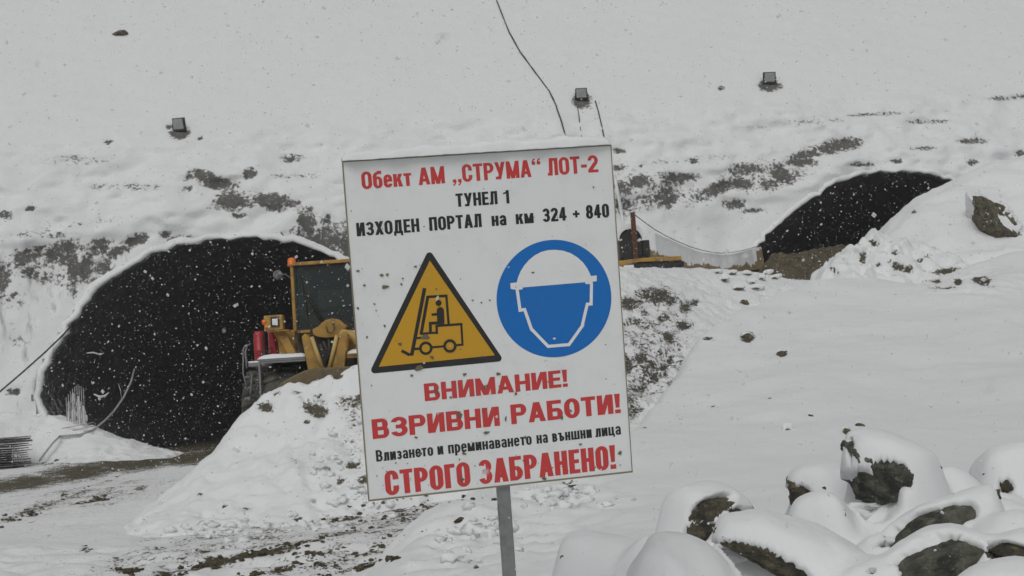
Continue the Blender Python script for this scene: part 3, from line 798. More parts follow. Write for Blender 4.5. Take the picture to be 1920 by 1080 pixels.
# one blanket of snow draped over the pile, cut into each boulder's cap and the snow between
def gauss2(a, sig):
    k = int(sig * 3) + 1
    w = np.exp(-0.5 * (np.arange(-k, k + 1) / sig) ** 2)
    w /= w.sum()
    p = np.pad(a, ((0, 0), (k, k)), mode='edge')
    a = sum(w[i] * p[:, i:i + a.shape[1]] for i in range(2 * k + 1))
    p = np.pad(a, ((k, k), (0, 0)), mode='edge')
    return sum(w[i] * p[i:i + a.shape[0]] for i in range(2 * k + 1))
def drape():
    st = 0.0105
    xs, ys = np.arange(-0.55, 3.75, st), np.arange(4.7, 8.9, st)
    X, Y = np.meshgrid(xs, ys)
    fl, own_i, off = [], [], 0
    AV, AF = [], []
    for i, (root, rv, F, wn, cap) in enumerate(PILE):
        AV.append(rv); AF.append(F + off); off += len(rv); own_i.append(np.full(len(F), i))
    AV, AF, own_i = np.concatenate(AV), np.concatenate(AF), np.concatenate(own_i)
    bt = BVHTree.FromPolygons([tuple(p) for p in AV], [tuple(f) for f in AF])
    H = np.full(X.shape, -9.0); G = np.full(X.shape, -9.0); O = np.full(X.shape, -1)
    dn = Vector((0, 0, -1))
    for a in range(X.shape[0]):
        for b in range(X.shape[1]):
            p = Vector((X[a, b], Y[a, b], 5))
            h, _, fi, _ = bt.ray_cast(p, dn)
            if h is not None:
                H[a, b] = h.z; O[a, b] = own_i[fi]
    # bank height on a coarse grid, interpolated
    cx_, cy_ = xs[::6], ys[::6]
    B = np.zeros((len(cy_), len(cx_)))
    for a, y in enumerate(cy_):
        for b, x in enumerate(cx_):
            h = bvB.ray_cast(Vector((x, y, 5)), dn)[0]
            B[a, b] = h.z if h is not None else 0.2
    T = np.stack([np.interp(xs, cx_, B[a]) for a in range(len(cy_))])
    G = np.stack([np.interp(ys, cy_, T[:, b]) for b in range(T.shape[1])], 1)
    rock = H > G
    for _ in range(1):                       # snow overhangs the stone a little on every side
        D_ = H.copy()
        for da, db in ((3, 0), (-3, 0), (0, 3), (0, -3), (2, 2), (2, -2), (-2, 2), (-2, -2)):
            D_ = np.maximum(D_, np.roll(H, (da, db), (0, 1)) - 0.006)
        H = D_
    M = np.maximum(H, G)
    near = gauss2(rock.astype(float), 9)
    capt = np.array([p[4] for p in PILE])
    th = gauss2(np.where(O >= 0, capt[np.maximum(O, 0)], 0.045), 6)
    S = np.maximum(gauss2(M, 5.0), gauss2(M, 2.0) - 0.01)
    S = np.maximum(S, gauss2(M, 14.0) - 0.005)
    S = np.maximum(S, gauss2(np.roll(M, (14, 17), (0, 1)), 20) - 0.035)      # drifts behind and to the right of each stone
    for px_, Yd, rr, hh in ((1778, 7.45, .23, .44), (1850, 7.6, .26, .26), (1440, 7.35, .22, .17), (1590, 7.25, .24, .26), (1860, 7.0, .26, .30), (1640, 6.5, .18, .2), (1385, 6.8, .2, .16), (1225, 6.35, .2, .30), (1600, 8.2, .3, .16), (1100, 7.3, .3, .14), (1900, 6.3, .25, .34)):
        c_ = at(px_, 900, Yd)
        S = np.maximum(S, G + hh * np.exp(-0.5 * (((X - c_[0]) / rr) ** 2 + ((Y - c_[1]) / (rr * .8)) ** 2)))
    S = np.maximum(S, G + 0.14 * np.clip(gauss2(rock.astype(float), 22) * 1.6, 0, 1))
    S = gauss2(S, 2.2) + th * 0.75 * np.clip(near * 2.2, 0, 1)
    e = np.minimum(np.minimum(X - xs[0], xs[-1] - X), np.minimum(Y - ys[0], ys[-1] - Y))
    S = np.where(e < 0.35, S * sst(0, .35, e) + (G - 0.06) * (1 - sst(0, .35, e)), S)
    V = np.stack([X.ravel(), Y.ravel(), S.ravel()], -1)
    V[:, 2] += fbm(V, 2.6, 3, 4.0) * 0.016 + fbm(V, 17, 2, 2.0) * 0.0025
    Sg = V[:, 2].reshape(X.shape)
    gy_, gx_ = np.gradient(Sg, st)
    nr = np.stack([-gx_.ravel(), -gy_.ravel(), np.ones(X.size)], -1)
    nr /= np.linalg.norm(nr, axis=1)[:, None]
    qx, qy = proj(V)
    # owner: the boulder under (or within a snow's width of) each patch
    O2 = O.copy()
    for _ in range(7):
        for sh in ((1, 0), (-1, 0), (0, 1), (0, -1)):
            r_ = np.roll(O2, sh, (0, 1))
            O2 = np.where((O2 < 0) & (r_ >= 0), r_, O2)
    push = np.zeros(len(V))
    Of = O2.ravel()
    edge = fbm(V, (5, 5, 3), 2, 3.0) * 0.24 + fbm(V, (22, 22, 10), 2, 5.0) * 0.06 + 0.14
    yb = np.array([p[1][:, 1].mean() for p in PILE])
    for i, (root, rv, F, wn, cap) in enumerate(PILE):
        c = rv.mean(0); rad = (rv.max(0) - rv.min(0)) / 2
        nearb = (Of == i) & (np.abs(V[:, 0] - c[0]) < rad[0] * 1.25) & (V[:, 1] < c[1] + rad[1] * .7) & (V[:, 1] > c[1] - rad[1] * 1.3 - .05)
        for b in wn:
            aa = math.radians(b[4]) if len(b) > 4 else 0
            dx, dy = qx - b[0], qy - b[1]
            Xq = (dx * math.cos(aa) + dy * math.sin(aa)) / b[2]
            Yq = (-dx * math.sin(aa) + dy * math.cos(aa)) / b[3]
            w = 1 - np.sqrt(Xq * Xq + Yq * Yq) + edge
            push = np.maximum(push, np.where(nearb, sst(-0.10, 0.32, w), 0))
    hor = nr.copy(); hor[:, 2] *= 0.4
    V = V - hor * (push * 0.21)[:, None]
    Q = grid_quads(len(xs), len(ys))
    me0 = raw_mesh('t', V, Q)
    N_ = np.zeros(len(V) * 3, np.float32)
    me0.vertices.foreach_get('normal', N_) if False else me0.vertex_normals.foreach_get('vector', N_)
    N_ = N_.reshape(-1, 3)
    bpy.data.meshes.remove(me0)
    fo = O2.ravel()[Q[:, 0]]
    for i in range(-1, len(PILE)):
        q = Q[fo == i]
        if not len(q): continue
        used = np.unique(q)
        idx = np.zeros(len(V), int); idx[used] = np.arange(len(used))
        par = PILE[i][0] if i >= 0 else hB
        nm = 'snow_cap' if i >= 0 else 'snow_cover'
        me = raw_mesh(nm, V[used] - np.array(par.location), idx[q])
        attr(me, 'bare', np.zeros(len(used)))
        link(nm, me, M_SNOW, par)
        me.normals_split_custom_set_from_vertices([tuple(x) for x in N_[used]])
drape()
# rock slab in the tall right heap
boulder('rock_slab', 1874, 428, 96, 42, bv3.ray_cast(*ray(1866, 420), 200)[0].y - 0.05, 48, [(1860, 424, 100, 46, 48, 0)], 'brown rock slab bared in the side of the tall snow heap', M_ROCK, 44, 0.14, cuts=14, cat='rock', depth=0.9)

def on(bvhs, px, py):
    o, d = ray(px, py)
    best = None
    for b in bvhs:
        h = b.ray_cast(o, d, 200)
        if h[0] is not None and (best is None or h[3] < best[3]): best = h
    return best[0] if best else None
def stone(px, py, rx, ry, ang, bvhs, label, seed, mat=None, win=None):
    h = on(bvhs, px, py + ry * 0.3) or on([bv1, bv2, bvB, GBV, HB0], px, py + ry * 0.3)
    boulder('stone', px, py + ry * .35, rx, ry, h.y + 0.05, ang, win or [(px, py + ry * .2, rx * .85, ry * .7, ang)], label, mat or M_ROCK, seed, 0.03, sub=5, cat='stone', group='stones poking out of the snow')
stone(1477, 803, 12, 12, 20, [bvB], 'small dark stone with a snow hood, alone on the smooth bank', 61, win=[(1480, 808, 7, 6, 30)])
stone(1524, 780, 10, 5, 28, [bvB], 'tiny sliver of dark stone on the bank above the biggest boulder', 62)
stone(1614, 797, 13, 8, 15, [bvB], 'dark stone just behind the top of the biggest boulder', 63)
stone(1586, 806, 9, 7, 0, [bvB], 'brown stone touching the top left of the biggest boulder', 64)
stone(1466, 661, 12, 8, 15, [bvB], 'small brown stone high on the smooth bank, lower of two', 65)
stone(1403, 631, 14, 12, 20, [bvB], 'dark angular stone high on the smooth bank, upper of two', 66)
stone(1396, 566, 14, 9, 0, [bvB], 'dark stone near the crest of the smooth bank', 67)
stone(225, 61, 18, 8, -12, [HB0], 'dark angular rock sticking out high on the upper slope', 68)
stone(868, 972, 14, 9, 0, [bvB, GBV], 'snow capped clod beside the muddy track below the sign', 69)
stone(106, 863, 8, 5, 0, [GBV, bvJ], 'small grey stone at the foot of the left tunnel jamb', 70)
STN = [(1357, 524, 9, 5), (1385, 540, 10, 5), (1410, 530, 9, 5), (1372, 512, 9, 4), (1400, 513, 8, 4), (1428, 522, 7, 5), (1440, 512, 9, 4), (1420, 540, 12, 5), (1455, 520, 10, 4), (1345, 510, 8, 4)]
for k, (a, b, c_, d_) in enumerate(STN):
    _h = on([bv2, bvB, bv4], a, b + d_)
    Yk = (min(_h.y, 25.5) if _h else 25.0) + 0.05
    boulder('stone', a, b, c_ * 1.3, d_ * 1.3, Yk, random.uniform(-15, 15), [(a, b + 2, c_ * .8, d_ * .6)], 'one of the snow dusted stones strewn on the crest below the right tunnel', M_ROCK, 80 + k, 0.04, sub=5, cat='stone', group='stones on the crest')

# clods thrown up along the track
def scatter_lumps(name, spots, n, smin, smax, mat, label, cat, bvhs, seed, spread):
    r = np.random.default_rng(seed)
    U, F = ICO2
    V, Q, k = [], [], 0
    for _ in range(n):
        s = spots[r.integers(len(spots))]
        a = math.radians(s[4] if len(s) > 4 else 0)
        gx_, gy_ = r.normal() * s[2] * spread, r.normal() * s[3] * spread
        px, py = s[0] + gx_ * math.cos(a) - gy_ * math.sin(a), s[1] + gx_ * math.sin(a) + gy_ * math.cos(a)
        h = on(bvhs, px, py)
        if h is None: continue
        if mat is M_SOIL and h.z > float(np.clip(gz_f(np.array([h.x]), np.array([h.y]))[0], -.1, 3.85)) + 0.11 and r.random() < .93: continue
        sz = smin + (smax - smin) * r.random() ** 3
        w = U * (1 + fbm(U, 1.9, 3, r.random() * 50) * 0.75)[:, None] * np.array([1, r.uniform(.7, 1), r.uniform(.5, .8)]) * sz
        V.append(w + np.array(h) + np.array([0, 0, sz * 0.2]))
        Q.append(F + k)
        k += len(U)
    V = np.concatenate(V)
    c = V.mean(0)
    me = raw_mesh(name, V - c, np.concatenate(Q))
    attr(me, 'bare', np.zeros(len(V)))
    return tag(link(name, me, mat, None, c), label, cat, kind='stuff')
try:
    scatter_lumps('dirt_clods', [b for b in GB[5:] if b[1] > 925], 900, 0.006, 0.036, M_SOIL, 'muddy clods churned up along the wheel tracks', 'dirt', [GBV, bvB, bv1], 5, 0.7)
    scatter_lumps('snow_clods', [(600, 985, 120, 14, -6), (480, 995, 120, 12, -3), (680, 930, 60, 30, 0), (400, 990, 80, 12), (900, 1000, 70, 30, -20), (1050, 930, 70, 20), (650, 850, 60, 50)], 420, 0.012, 0.075, M_SNOW, 'loose lumps of snow at the foot of the heaps', 'snow', [GBV, bvB, bv1], 6, 0.7)
except TypeError:
    raise

# ------------------------------------------------------------------ cables and floodlights on the slope
def slope_cable(name, pts, r, off, label, mat=M_CABLE, cat='cable', step=12):
    out = []
    for a, b in zip(pts, pts[1:]):
        n = max(1, int(math.hypot(b[0] - a[0], b[1] - a[1]) / step))
        for k in range(n):
            out.append((a[0] + (b[0] - a[0]) * k / n, a[1] + (b[1] - a[1]) * k / n))
    out.append(pts[-1])
    P = [hill_hit(*p, off) for p in out]
    rs = [r * (0.75 + 0.5 * random.random()) for _ in P] if isinstance(r, float) else r
    mb = MB().tube(P, rs, 7)
    o = empty(name, P[-1], label, cat)
    COL.objects.unlink(o)
    bpy.data.objects.remove(o)
    ob = mb.build(name, mat)
    return tag(ob, label, cat)
slope_cable('power_cable', [(926, -12), (940, 25), (955, 62), (975, 98), (1000, 132), (1030, 172), (1042, 198), (1052, 228), (1060, 256), (1066, 300)], 0.032, 0.03, 'long black cable running down the upper slope to behind the sign')
slope_cable('power_cable', [(1116, 190), (1122, 210), (1127, 232), (1132, 256), (1140, 300), (1148, 350)], 0.028, 0.02, 'short black cable on the slope, right of the middle floodlight')
slope_cable('power_cable', [(1082, 196), (1085, 215), (1088, 240), (1090, 256), (1092, 300)], 0.02, 0.015, 'thin cable hanging straight below the middle floodlight')
slope_cable('hose', [(1152, 330), (1157, 360), (1163, 395), (1169, 428), (1171, 450)], 0.06, 0.05, 'white snowy hose coming down the slope beside the right edge of the sign', M_SNOW, 'hose')
P_ = [at(-8, 742, 42.2), at(0, 734, 42.4), at(40, 700, 42.9), at(85, 660, 43.4), at(118, 628, 43.9), at(137, 606, 44.3)]
tag(MB().tube(P_, 0.03, 7).build('power_cable', M_CABLE), 'black cable stretched up to the left edge of the loader tunnel', 'cable')

def floodlight(px, py, w, h, yaw, label):
    p = hill_hit(px, py + 4, 0.0)
    Y = p.y - 0.25
    c = at(px, py, Y)
    root = empty('floodlight', (c[0], c[1], c[2]), label, 'floodlight', 'floodlights on the slope')
    s = Y / FOC
    hw, hh = w * s / 2, h * s / 2
    ca, sa = math.cos(yaw), math.sin(yaw)
    def fr(mb):
        tilt = 0.25
        for v in mb.bm.verts:
            x, y, z = v.co
            y, z = y * math.cos(tilt) - z * math.sin(tilt), y * math.sin(tilt) + z * math.cos(tilt)
            v.co = Vector((x * ca - y * sa, x * sa + y * ca, z)) + Vector(c)
        return mb
    mb = MB().box((-hw, -0.05, -hh), (hw, 0.16, hh), 0.02)
    mb.prism([(0.16, -hh * .8), (0.3, -hh * .5), (0.3, hh * .5), (0.16, hh * .8)], -hw * .7, hw * .7, ax=0)
    fr(mb).build('housing', M_DARK, root)
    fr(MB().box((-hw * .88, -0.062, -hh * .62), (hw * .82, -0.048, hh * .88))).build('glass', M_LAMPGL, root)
    mb = MB()
    mb.box((-hw - 0.03, -0.02, -hh - 0.1), (-hw - 0.01, 0.03, 0.05)).box((hw + 0.01, -0.02, -hh - 0.1), (hw + 0.03, 0.03, 0.05)).box((-hw - 0.03, -0.02, -hh - 0.13), (hw + 0.03, 0.03, -hh - 0.1)).box((-0.03, 0, -hh - 0.4), (0.03, 0.05, -hh - 0.13))
    fr(mb).build('bracket', M_DARK, root)
    return root
floodlight(335, 234, 23, 26, -0.1, 'square black floodlight on the slope above the loader tunnel')
floodlight(1090, 176, 22, 22, 0.05, 'square black floodlight at the cables above the sign')
floodlight(1443, 146, 23, 22, 0.1, 'square black floodlight on the slope up left of the right tunnel')

# ------------------------------------------------------------------ signboard
SQ = np.array([-0.0845, 4.7495, 1.8405])
YAW, LEAN, TWIST, SH = 0.187, 0.13, -0.0305, 1.237
def _rot(a, b, c):
    ca, sa, cb, sb, cc, sc = math.cos(a), math.sin(a), math.cos(b), math.sin(b), math.cos(c), math.sin(c)
    return np.array([[ca, -sa, 0], [sa, ca, 0], [0, 0, 1]]) @ np.array([[1, 0, 0], [0, cb, -sb], [0, sb, cb]]) @ np.array([[cc, 0, sc], [0, 1, 0], [-sc, 0, cc]])
SR = _rot(YAW, LEAN, TWIST)
SU, SV, SNm = SR[:, 0], SR[:, 2], -SR[:, 1]
def su(px, py):
    d = _f + CR * ((px - 960) / FOC) + CU * ((540 - py) / FOC)
    t = ((SQ - EYE) @ SNm) / (d @ SNm)
    h = EYE + d * t - SQ
    return np.array([h @ SU, h @ SV])
def sw(u, v, h=0.0):
    return SQ + SU * u + SV * v + SNm * h

sgn = empty('warning_sign', tuple(sw(0.02, -SH / 2 - 1.0)), 'white blasting warning board with red and black lettering on a grey steel post', 'sign')
SB = np.array(sgn.location)

def sheet_mat(name, col, dirt=0.25):
    m, t, p = new_mat(name)
    n = N(t)
    k = n.math('MULTIPLY', n.ramp(n.noise(7, 6, 0.7), 0.45, 0.8), dirt)
    n.put(p.inputs['Base Color'], n.mix(k, col, tuple(c * 0.6 + 0.06 for c in col)))
    p.inputs['Roughness'].default_value = 0.45
    p.inputs['Specular IOR Level'].default_value = 0.3
    return m
S_WHITE = sheet_mat('sign_white', (0.76, 0.78, 0.775), 0.3)
S_RED = sheet_mat('sign_red', (0.56, 0.055, 0.055), 0.3)
S_BLACK = sheet_mat('sign_black', (0.028, 0.028, 0.028), 0.2)
S_YEL = sheet_mat('sign_yellow', (0.56, 0.31, 0.025), 0.2)
S_BLUE = sheet_mat('sign_blue', (0.010, 0.155, 0.50), 0.2)
S_EDGE = sheet_mat('sign_edge', (0.22, 0.2, 0.12), 0.5)
S_MUD = sheet_mat('mud_splash', (0.15, 0.13, 0.075), 0.6)

def flat(polys, h):
    """list of (u,v) polygons -> vertices/faces at height h over the board"""
    V, Fc = [], []
    for p in polys:
        k = len(V)
        V += [sw(u, v, h) - SB for u, v in p]
        Fc.append(list(range(k, k + len(p))))
    return V, Fc
def flat_obj(name, polys, h, mat, hstep=0.0):
    V, Fc = [], []
    for i, p in enumerate(polys):
        a, b = flat([p], h + hstep * i)
        k = len(V)
        V += a
        Fc += [[j + k for j in f] for f in b]
    me = bpy.data.meshes.new(name)
    me.from_pydata([tuple(v) for v in V], [], Fc)
    return link(name, me, mat, sgn)

def sbox(name, u0, u1, v0, v1, h0, h1, mat, bev=0.0):
    mb = MB()
    vs = [mb.bm.verts.new(sw(u, v, h)) for u in (u0, u1) for v in (v0, v1) for h in (h0, h1)]
    fs = [mb.bm.faces.new([vs[k] for k in f]) for f in ((0, 1, 3, 2), (4, 6, 7, 5), (0, 4, 5, 1), (2, 3, 7, 6), (0, 2, 6, 4), (1, 5, 7, 3))]
    return mb.build(name, mat, sgn, bev)
sbox('panel', -0.5, 0.5, -SH / 2, SH / 2, -0.008, 0.0, S_WHITE)
mb = MB()
def sb_add(u0, u1, v0, v1, h0, h1):
    vs = [mb.bm.verts.new(sw(u, v, h)) for u in (u0, u1) for v in (v0, v1) for h in (h0, h1)]
    for f in ((0, 1, 3, 2), (4, 6, 7, 5), (0, 4, 5, 1), (2, 3, 7, 6), (0, 2, 6, 4), (1, 5, 7, 3)):
        mb.bm.faces.new([vs[k] for k in f])
sb_add(-0.504, 0.504, SH / 2 + .0002, SH / 2 + 0.004, -0.012, 0.002)
sb_add(-0.504, 0.504, -SH / 2 - 0.006, -SH / 2 - .0002, -0.012, 0.002)
sb_add(-0.5045, -0.5002, -SH / 2, SH / 2, -0.012, 0.002)
sb_add(0.5002, 0.5035, -SH / 2, SH / 2, -0.012, 0.002)
mb.build('edge_trim', S_EDGE, sgn)
pu = su(945.5, 907)[0]
sbox('post', pu - 0.0235, pu + 0.0235, -SH / 2 - 1.15, SH / 2 - 0.1, -0.058, -0.0125, M_STEEL, 0.004)
for vv in (-0.35, 0.35):
    sbox('bracket', pu - 0.2, pu + 0.2, vv - 0.02, vv + 0.02, -0.0122, -0.0085, M_STEEL)

# lettering: narrow bold grotesque drawn as strips (stems, bars, arcs), all lying flat on the board
def g_arc(cx, cy, rx, ry, s, t, a0, a1, n=12):
    a = [math.radians(a0 + (a1 - a0) * k / n) for k in range(n + 1)]
    o = [(cx + rx * math.cos(q), cy + ry * math.sin(q)) for q in a]
    i = [(cx + max(rx - s, 0.001) * math.cos(q), cy + max(ry - t, 0.001) * math.sin(q)) for q in a]
    return [[o[k], o[k + 1], i[k + 1], i[k]] for k in range(n)]
def g_rect(x0, y0, x1, y1): return [[(x0, y0), (x1, y0), (x1, y1), (x0, y1)]]
def g_dia(x0, y0, x1, y1, w): return [[(x0, y0), (x0 + w, y0), (x1 + w, y1), (x1, y1)]]
def g_ring(x0, x1, y0, y1, s, t):
    R = min((x1 - x0) / 2, (y1 - y0) / 2)
    c = (x0 + x1) / 2
    rx = (x1 - x0) / 2
    return g_arc(c, y1 - R, rx, R, s, t, 0, 180, 20) + g_arc(c, y0 + R, rx, R, s, t, 180, 360, 20) + g_rect(x0, y0 + R, x0 + s, y1 - R) + g_rect(x1 - s, y0 + R, x1, y1 - R)
def g_bowl(x0, x1, y0, y1, s, t):
    R = min((y1 - y0) / 2, (x1 - x0) * 0.62)
    return g_rect(x0, y1 - t, x1 - R, y1) + g_rect(x0, y0, x1 - R, y0 + t) + g_arc(x1 - R, y1 - R, R, R, s, t, 0, 90) + g_arc(x1 - R, y0 + R, R, R, s, t, -90, 0) + (g_rect(x1 - s, y0 + R, x1, y1 - R) if y1 - y0 > 2 * R + 1e-6 else [])
def g_ze(W, h, s, t):
    m = h * 0.51
    R1, R2 = min(W / 2, (h - m + t / 2) / 2), min(W / 2, (m + t / 2) / 2)
    c, ya, yb = W / 2, m - t / 2, m + t / 2
    out = g_arc(c, h - R1, W / 2 * .96, R1, s, t, 0, 168) + g_arc(c, R2, W / 2, R2, s, t, 192, 360)
    out += g_arc(c, ya + R1, W / 2 * .96, R1, s, t, -90, 0) + g_arc(c, yb - R2, W / 2, R2, s, t, 0, 90)
    out += g_rect(W * .3, ya, c, yb)
    if h - R1 > ya + R1: out += g_rect(c + W / 2 * .96 - s, ya + R1, c + W / 2 * .96, h - R1)
    if yb - R2 > R2: out += g_rect(W - s, R2, W, yb - R2)
    return out
def glyph(ch, k, s, t):
    """polygons of one letter in cap heights, and its width"""
    wide = {'М': .78, 'А': .66, 'Д': .68, 'У': .62, 'Х': .64, 'Т': .56, 'Г': .46, 'Е': .5, 'Л': .6, 'И': .62, '+': .5, '-': .34, 'т': .46, 'м': .66, 'ш': .84, 'ъ': .62, 'е': .5, 'а': .5, 'з': .46, 'к': .54, 'л': .52, 'в': .5, 'р': .52, 'о': .52, 'б': .54, 'н': .52, 'и': .54, 'п': .52, 'ц': .58}
    W = wide.get(ch, .6) * k
    if ch in '1': W = .3 * k + s * .3
    if ch == '!': W = s * 1.05
    if ch in '„“': W = 2 * s * .95 + .1
    low = ch.islower()
    h = .745 if low else 1.0
    if low: t = t * .92
    C = ch.upper() if ch in 'тмнипзвл' else ch
    V = lambda x, a=0, b=None: g_rect(x, a, x + s, h if b is None else b)
    B = lambda y, x0=0, x1=None: g_rect(x0, y, W if x1 is None else x1, y + t)
    m = h / 2 - t / 2
    if C in 'О0о': return g_ring(0, W, -.012, h + .012, s, t), W
    if C == 'С':
        R = W / 2
        return g_arc(R, h + .012 - R, R, R, s, t, 0, 180, 20) + g_arc(R, R - .012, R, R, s, t, 180, 360, 20) + V(0, R - .012, h + .012 - R) + V(W - s, .63, h + .012 - R) + V(W - s, R - .012, .37), W
    if C == 'Б': return V(0) + B(h - t, 0, W * .93) + g_bowl(0, W, 0, .6, s, t), W
    if C == 'В': return V(0) + g_bowl(0, W * .95, m, h, s, t) + g_bowl(0, W, 0, m + t, s, t), W
    if C == 'Р': return V(0) + g_bowl(0, W, .40, h, s, t), W
    if C == 'А': return g_dia(0, 0, W / 2 - s * .55, 1, s) + g_dia(W - s, 0, W / 2 - s * .45, 1, s) + g_rect(W * .2, .19, W * .8, .19 + t), W
    if C == 'М': return V(0) + V(W - s) + g_dia(W / 2 - s * .5, 0, 0, h, s) + g_dia(W / 2 - s * .5, 0, W - s, h, s), W
    if C == 'Т': return B(h - t) + V(W / 2 - s / 2), W
    if C == 'У': return g_dia(W * .22, 0, W - s * 1.0, 1, s) + g_dia(W / 2 - s * .42, .3, 0, 1, s) + g_rect(W * .06, 0, W * .22 + s * .6, t), W
    if C == 'Л': return V(W - s) + B(h - t, W * .2, W) + g_dia(W * .1, 0, W * .18, h, s) + g_rect(-.01, 0, W * .1 + s * .4, t * .95), W
    if C == 'Н': return V(0) + V(W - s) + B(m), W
    if C == 'И': return V(0) + V(W - s) + g_dia(s * .35, 0, W - s * 1.3, h, s * .95), W
    if C == 'Х': return g_dia(0, 0, W - s * 1.08, 1, s * 1.08) + g_dia(W - s * 1.08, 0, 0, 1, s * 1.08), W
    if C == 'Д': return B(0) + g_rect(0, -.16, s * .75, 0) + g_rect(W - s * .75, -.16, W, 0) + V(W - s - .07 * k, 0) + g_dia(W * .1, 0, W * .2, 1, s) + B(1 - t, W * .22, W - .07 * k), W
    if C == 'Е': return V(0) + B(0) + B(h - t) + B(m, 0, W * .93), W
    if C == 'П': return V(0) + V(W - s) + B(h - t), W
    if C == 'Г': return V(0) + B(h - t), W
    if C in 'З3': return g_ze(W, h, s, t), W
    if C == '!': return [[(W * .16, .29), (W * .84, .29), (W, 1), (0, 1)]] + g_rect(0, 0, W, .19), W
    if C == '1': return V(W - s) + [[(0, .70), (W - s, .76), (W - s, 1), (W - s * .8, 1), (W - s * 1.2, .86), (0, .83)]], W
    if C == '2':
        R = W / 2
        return g_arc(R, 1 - R, R, R, s, t, -20, 178, 20) + [[(0, 0), (s * 1.15, t * .8), (W - s * .25, .50), (W - .005, 1 - R - .03), (W - s, 1 - R - .06), (W - s * 1.35, .56), (0, t)]] + B(0), W
    if C == '4': return V(W - s - .1 * k) + B(.2) + [[(0, .2), (0, .2 + t), (W - s - .1 * k, 1), (W - .1 * k - s * .4, 1), (W - s - .1 * k, .84 - t * .2), (s * .95, .2 + t * .6)]], W
    if C == '8': return g_ring(.02, W - .02, m, 1.012, s, t) + g_ring(0, W, -.012, m + t, s, t), W
    if C == '+': return g_rect(0, .42 - t / 2, W, .42 + t / 2) + g_rect(W / 2 - t / 2, .42 - W / 2, W / 2 + t / 2, .42 + W / 2), W
    if C == '-': return g_rect(0, .32, W, .32 + t * 1.1), W
    if C in '„“':
        out = []
        for x in (0, s * .95 + .1):
            w = s * .95
            if C == '„': out += g_rect(x, 0, x + w, .18) + [[(x + w * .5, 0), (x + w, 0), (x + w * .5, -.17), (x, -.17), (x, -.11), (x + w * .35, -.09)]]
            else: out += g_rect(x, .70, x + w, .88) + [[(x, .88), (x + w * .5, .88), (x + w * .65, .97), (x + w, .99), (x + w, 1.05), (x + w * .5, 1.05)]]
        return out, W
    if C == 'а':
        R = W / 2
        return V(W - s, 0, h - R) + g_arc(R, h + .01 - R, R, R, s, t, 0, 172, 16) + g_bowlL(W, s, t), W
    if C == 'е':
        R = W / 2
        return g_arc(R, h + .01 - R, R, R, s, t, 0, 180, 16) + V(0, R, h - R + .01) + g_arc(R, R - .01, R, R, s, t, 180, 350, 16) + g_rect(s * .5, .33, W, .33 + t) + V(W - s, .33, h - R + .01), W
    if C == 'к': return V(0) + [[(s, h * .42), (s * 1.5, h * .36), (W, h), (W - s * 1.15, h), (s, h * .62)]] + [[(s * 1.2, h * .5), (s * 1.9, h * .66), (W, 0), (W - s * 1.15, 0)]], W
    if C == 'р': return V(0, -.23, h) + g_bowl(0, W, 0, h + .01, s, t), W
    if C == 'б': return g_ring(0, W, -.01, .68, s, t) + V(0, .3, .74) + g_arc(W * .55, .66, W * .55, .29, s, t, 95, 180) + g_rect(W * .48, .955 - t, W * .94, 1.0), W
    if C == 'ъ': return V(W * .22) + B(h - t, 0, W * .4) + g_bowl(W * .22, W, 0, h * .62, s, t), W
    if C == 'ш': return V(0) + V(W / 2 - s / 2) + V(W - s) + B(0), W
    if C == 'ц': return V(0) + V(W * .88 - s) + B(0) + g_rect(W - s * .7, -.15, W, t), W
    raise KeyError(ch)
def g_bowlL(W, s, t):
    y1 = .45
    R = min(y1 / 2, W * .6)
    return g_rect(R, y1 - t, W - s * .5, y1) + g_rect(R, -.01, W - s * .9, t - .01) + g_arc(R, y1 - R, R, R, s, t, 90, 180) + g_arc(R, R - .01, R, R, s, t, 180, 270)

def lettering(words, base, cap_px, mat, s=.19, t=.145, gap=.085, h=0.0008):
    """words: (text, px left, px right); base: two photo points on the baseline"""
    (ax, ay), (bx_, by_) = base
    for txt, l, r_ in words:
        py = lambda q: ay + (by_ - ay) * (q - ax) / (bx_ - ax)
        VV, FF, hh = [], [], []
        A, B = su(l, py(l)), su(r_, py(r_))
        cap = (su(l, py(l) - cap_px) - A)[1]
        d = B - A
        Wd = np.linalg.norm(d) / cap
        e = d / np.linalg.norm(d)
        nn = np.array([-e[1], e[0]])
        tot = lambda k: sum(glyph(c, k, s, t)[1] for c in txt) + gap * (len(txt) - 1)
        lo, hi = .2, 4.0
        for _ in range(40):
            k = (lo + hi) / 2
            lo, hi = (k, hi) if tot(k) < Wd else (lo, k)
        x = 0.0
        for ch in txt:
            P, w = glyph(ch, k, s, t)
            for i, p in enumerate(P):
                b = len(VV)
                VV += [A + (e * (x + q[0]) + nn * q[1]) * cap for q in p]
                hh += [h + (i % 60) * 0.000004] * len(p)
                FF.append(list(range(b, b + len(p))))
            x += w + gap
        me = bpy.data.meshes.new('lettering')
        me.from_pydata([tuple(sw(q[0], q[1], z) - SB) for q, z in zip(VV, hh)], [], FF)
        link('lettering', me, mat, sgn)
Z1 = lambda X, Y: (640 + X / 3, 240 + Y / 3)
Z2 = lambda X, Y: (640 + X / 2.843, 580 + Y / 2.843)
def ws(Z, items): return [(t, Z(a, 0)[0], Z(b, 0)[0]) for t, a, b in items]
lettering(ws(Z1, [('Обект', 117, 398), ('АМ', 436, 584), ('„СТРУМА“', 628, 1124), ('ЛОТ-2', 1163, 1447)]), (Z1(130, 344), Z1(1440, 248)), 32.5, S_RED, .215, .16, .065)
lettering(ws(Z1, [('ТУНЕЛ', 646, 880), ('1', 914, 946)]), (Z1(668, 443), Z1(940, 424)), 25.0, S_BLACK, .225, .165, .075)
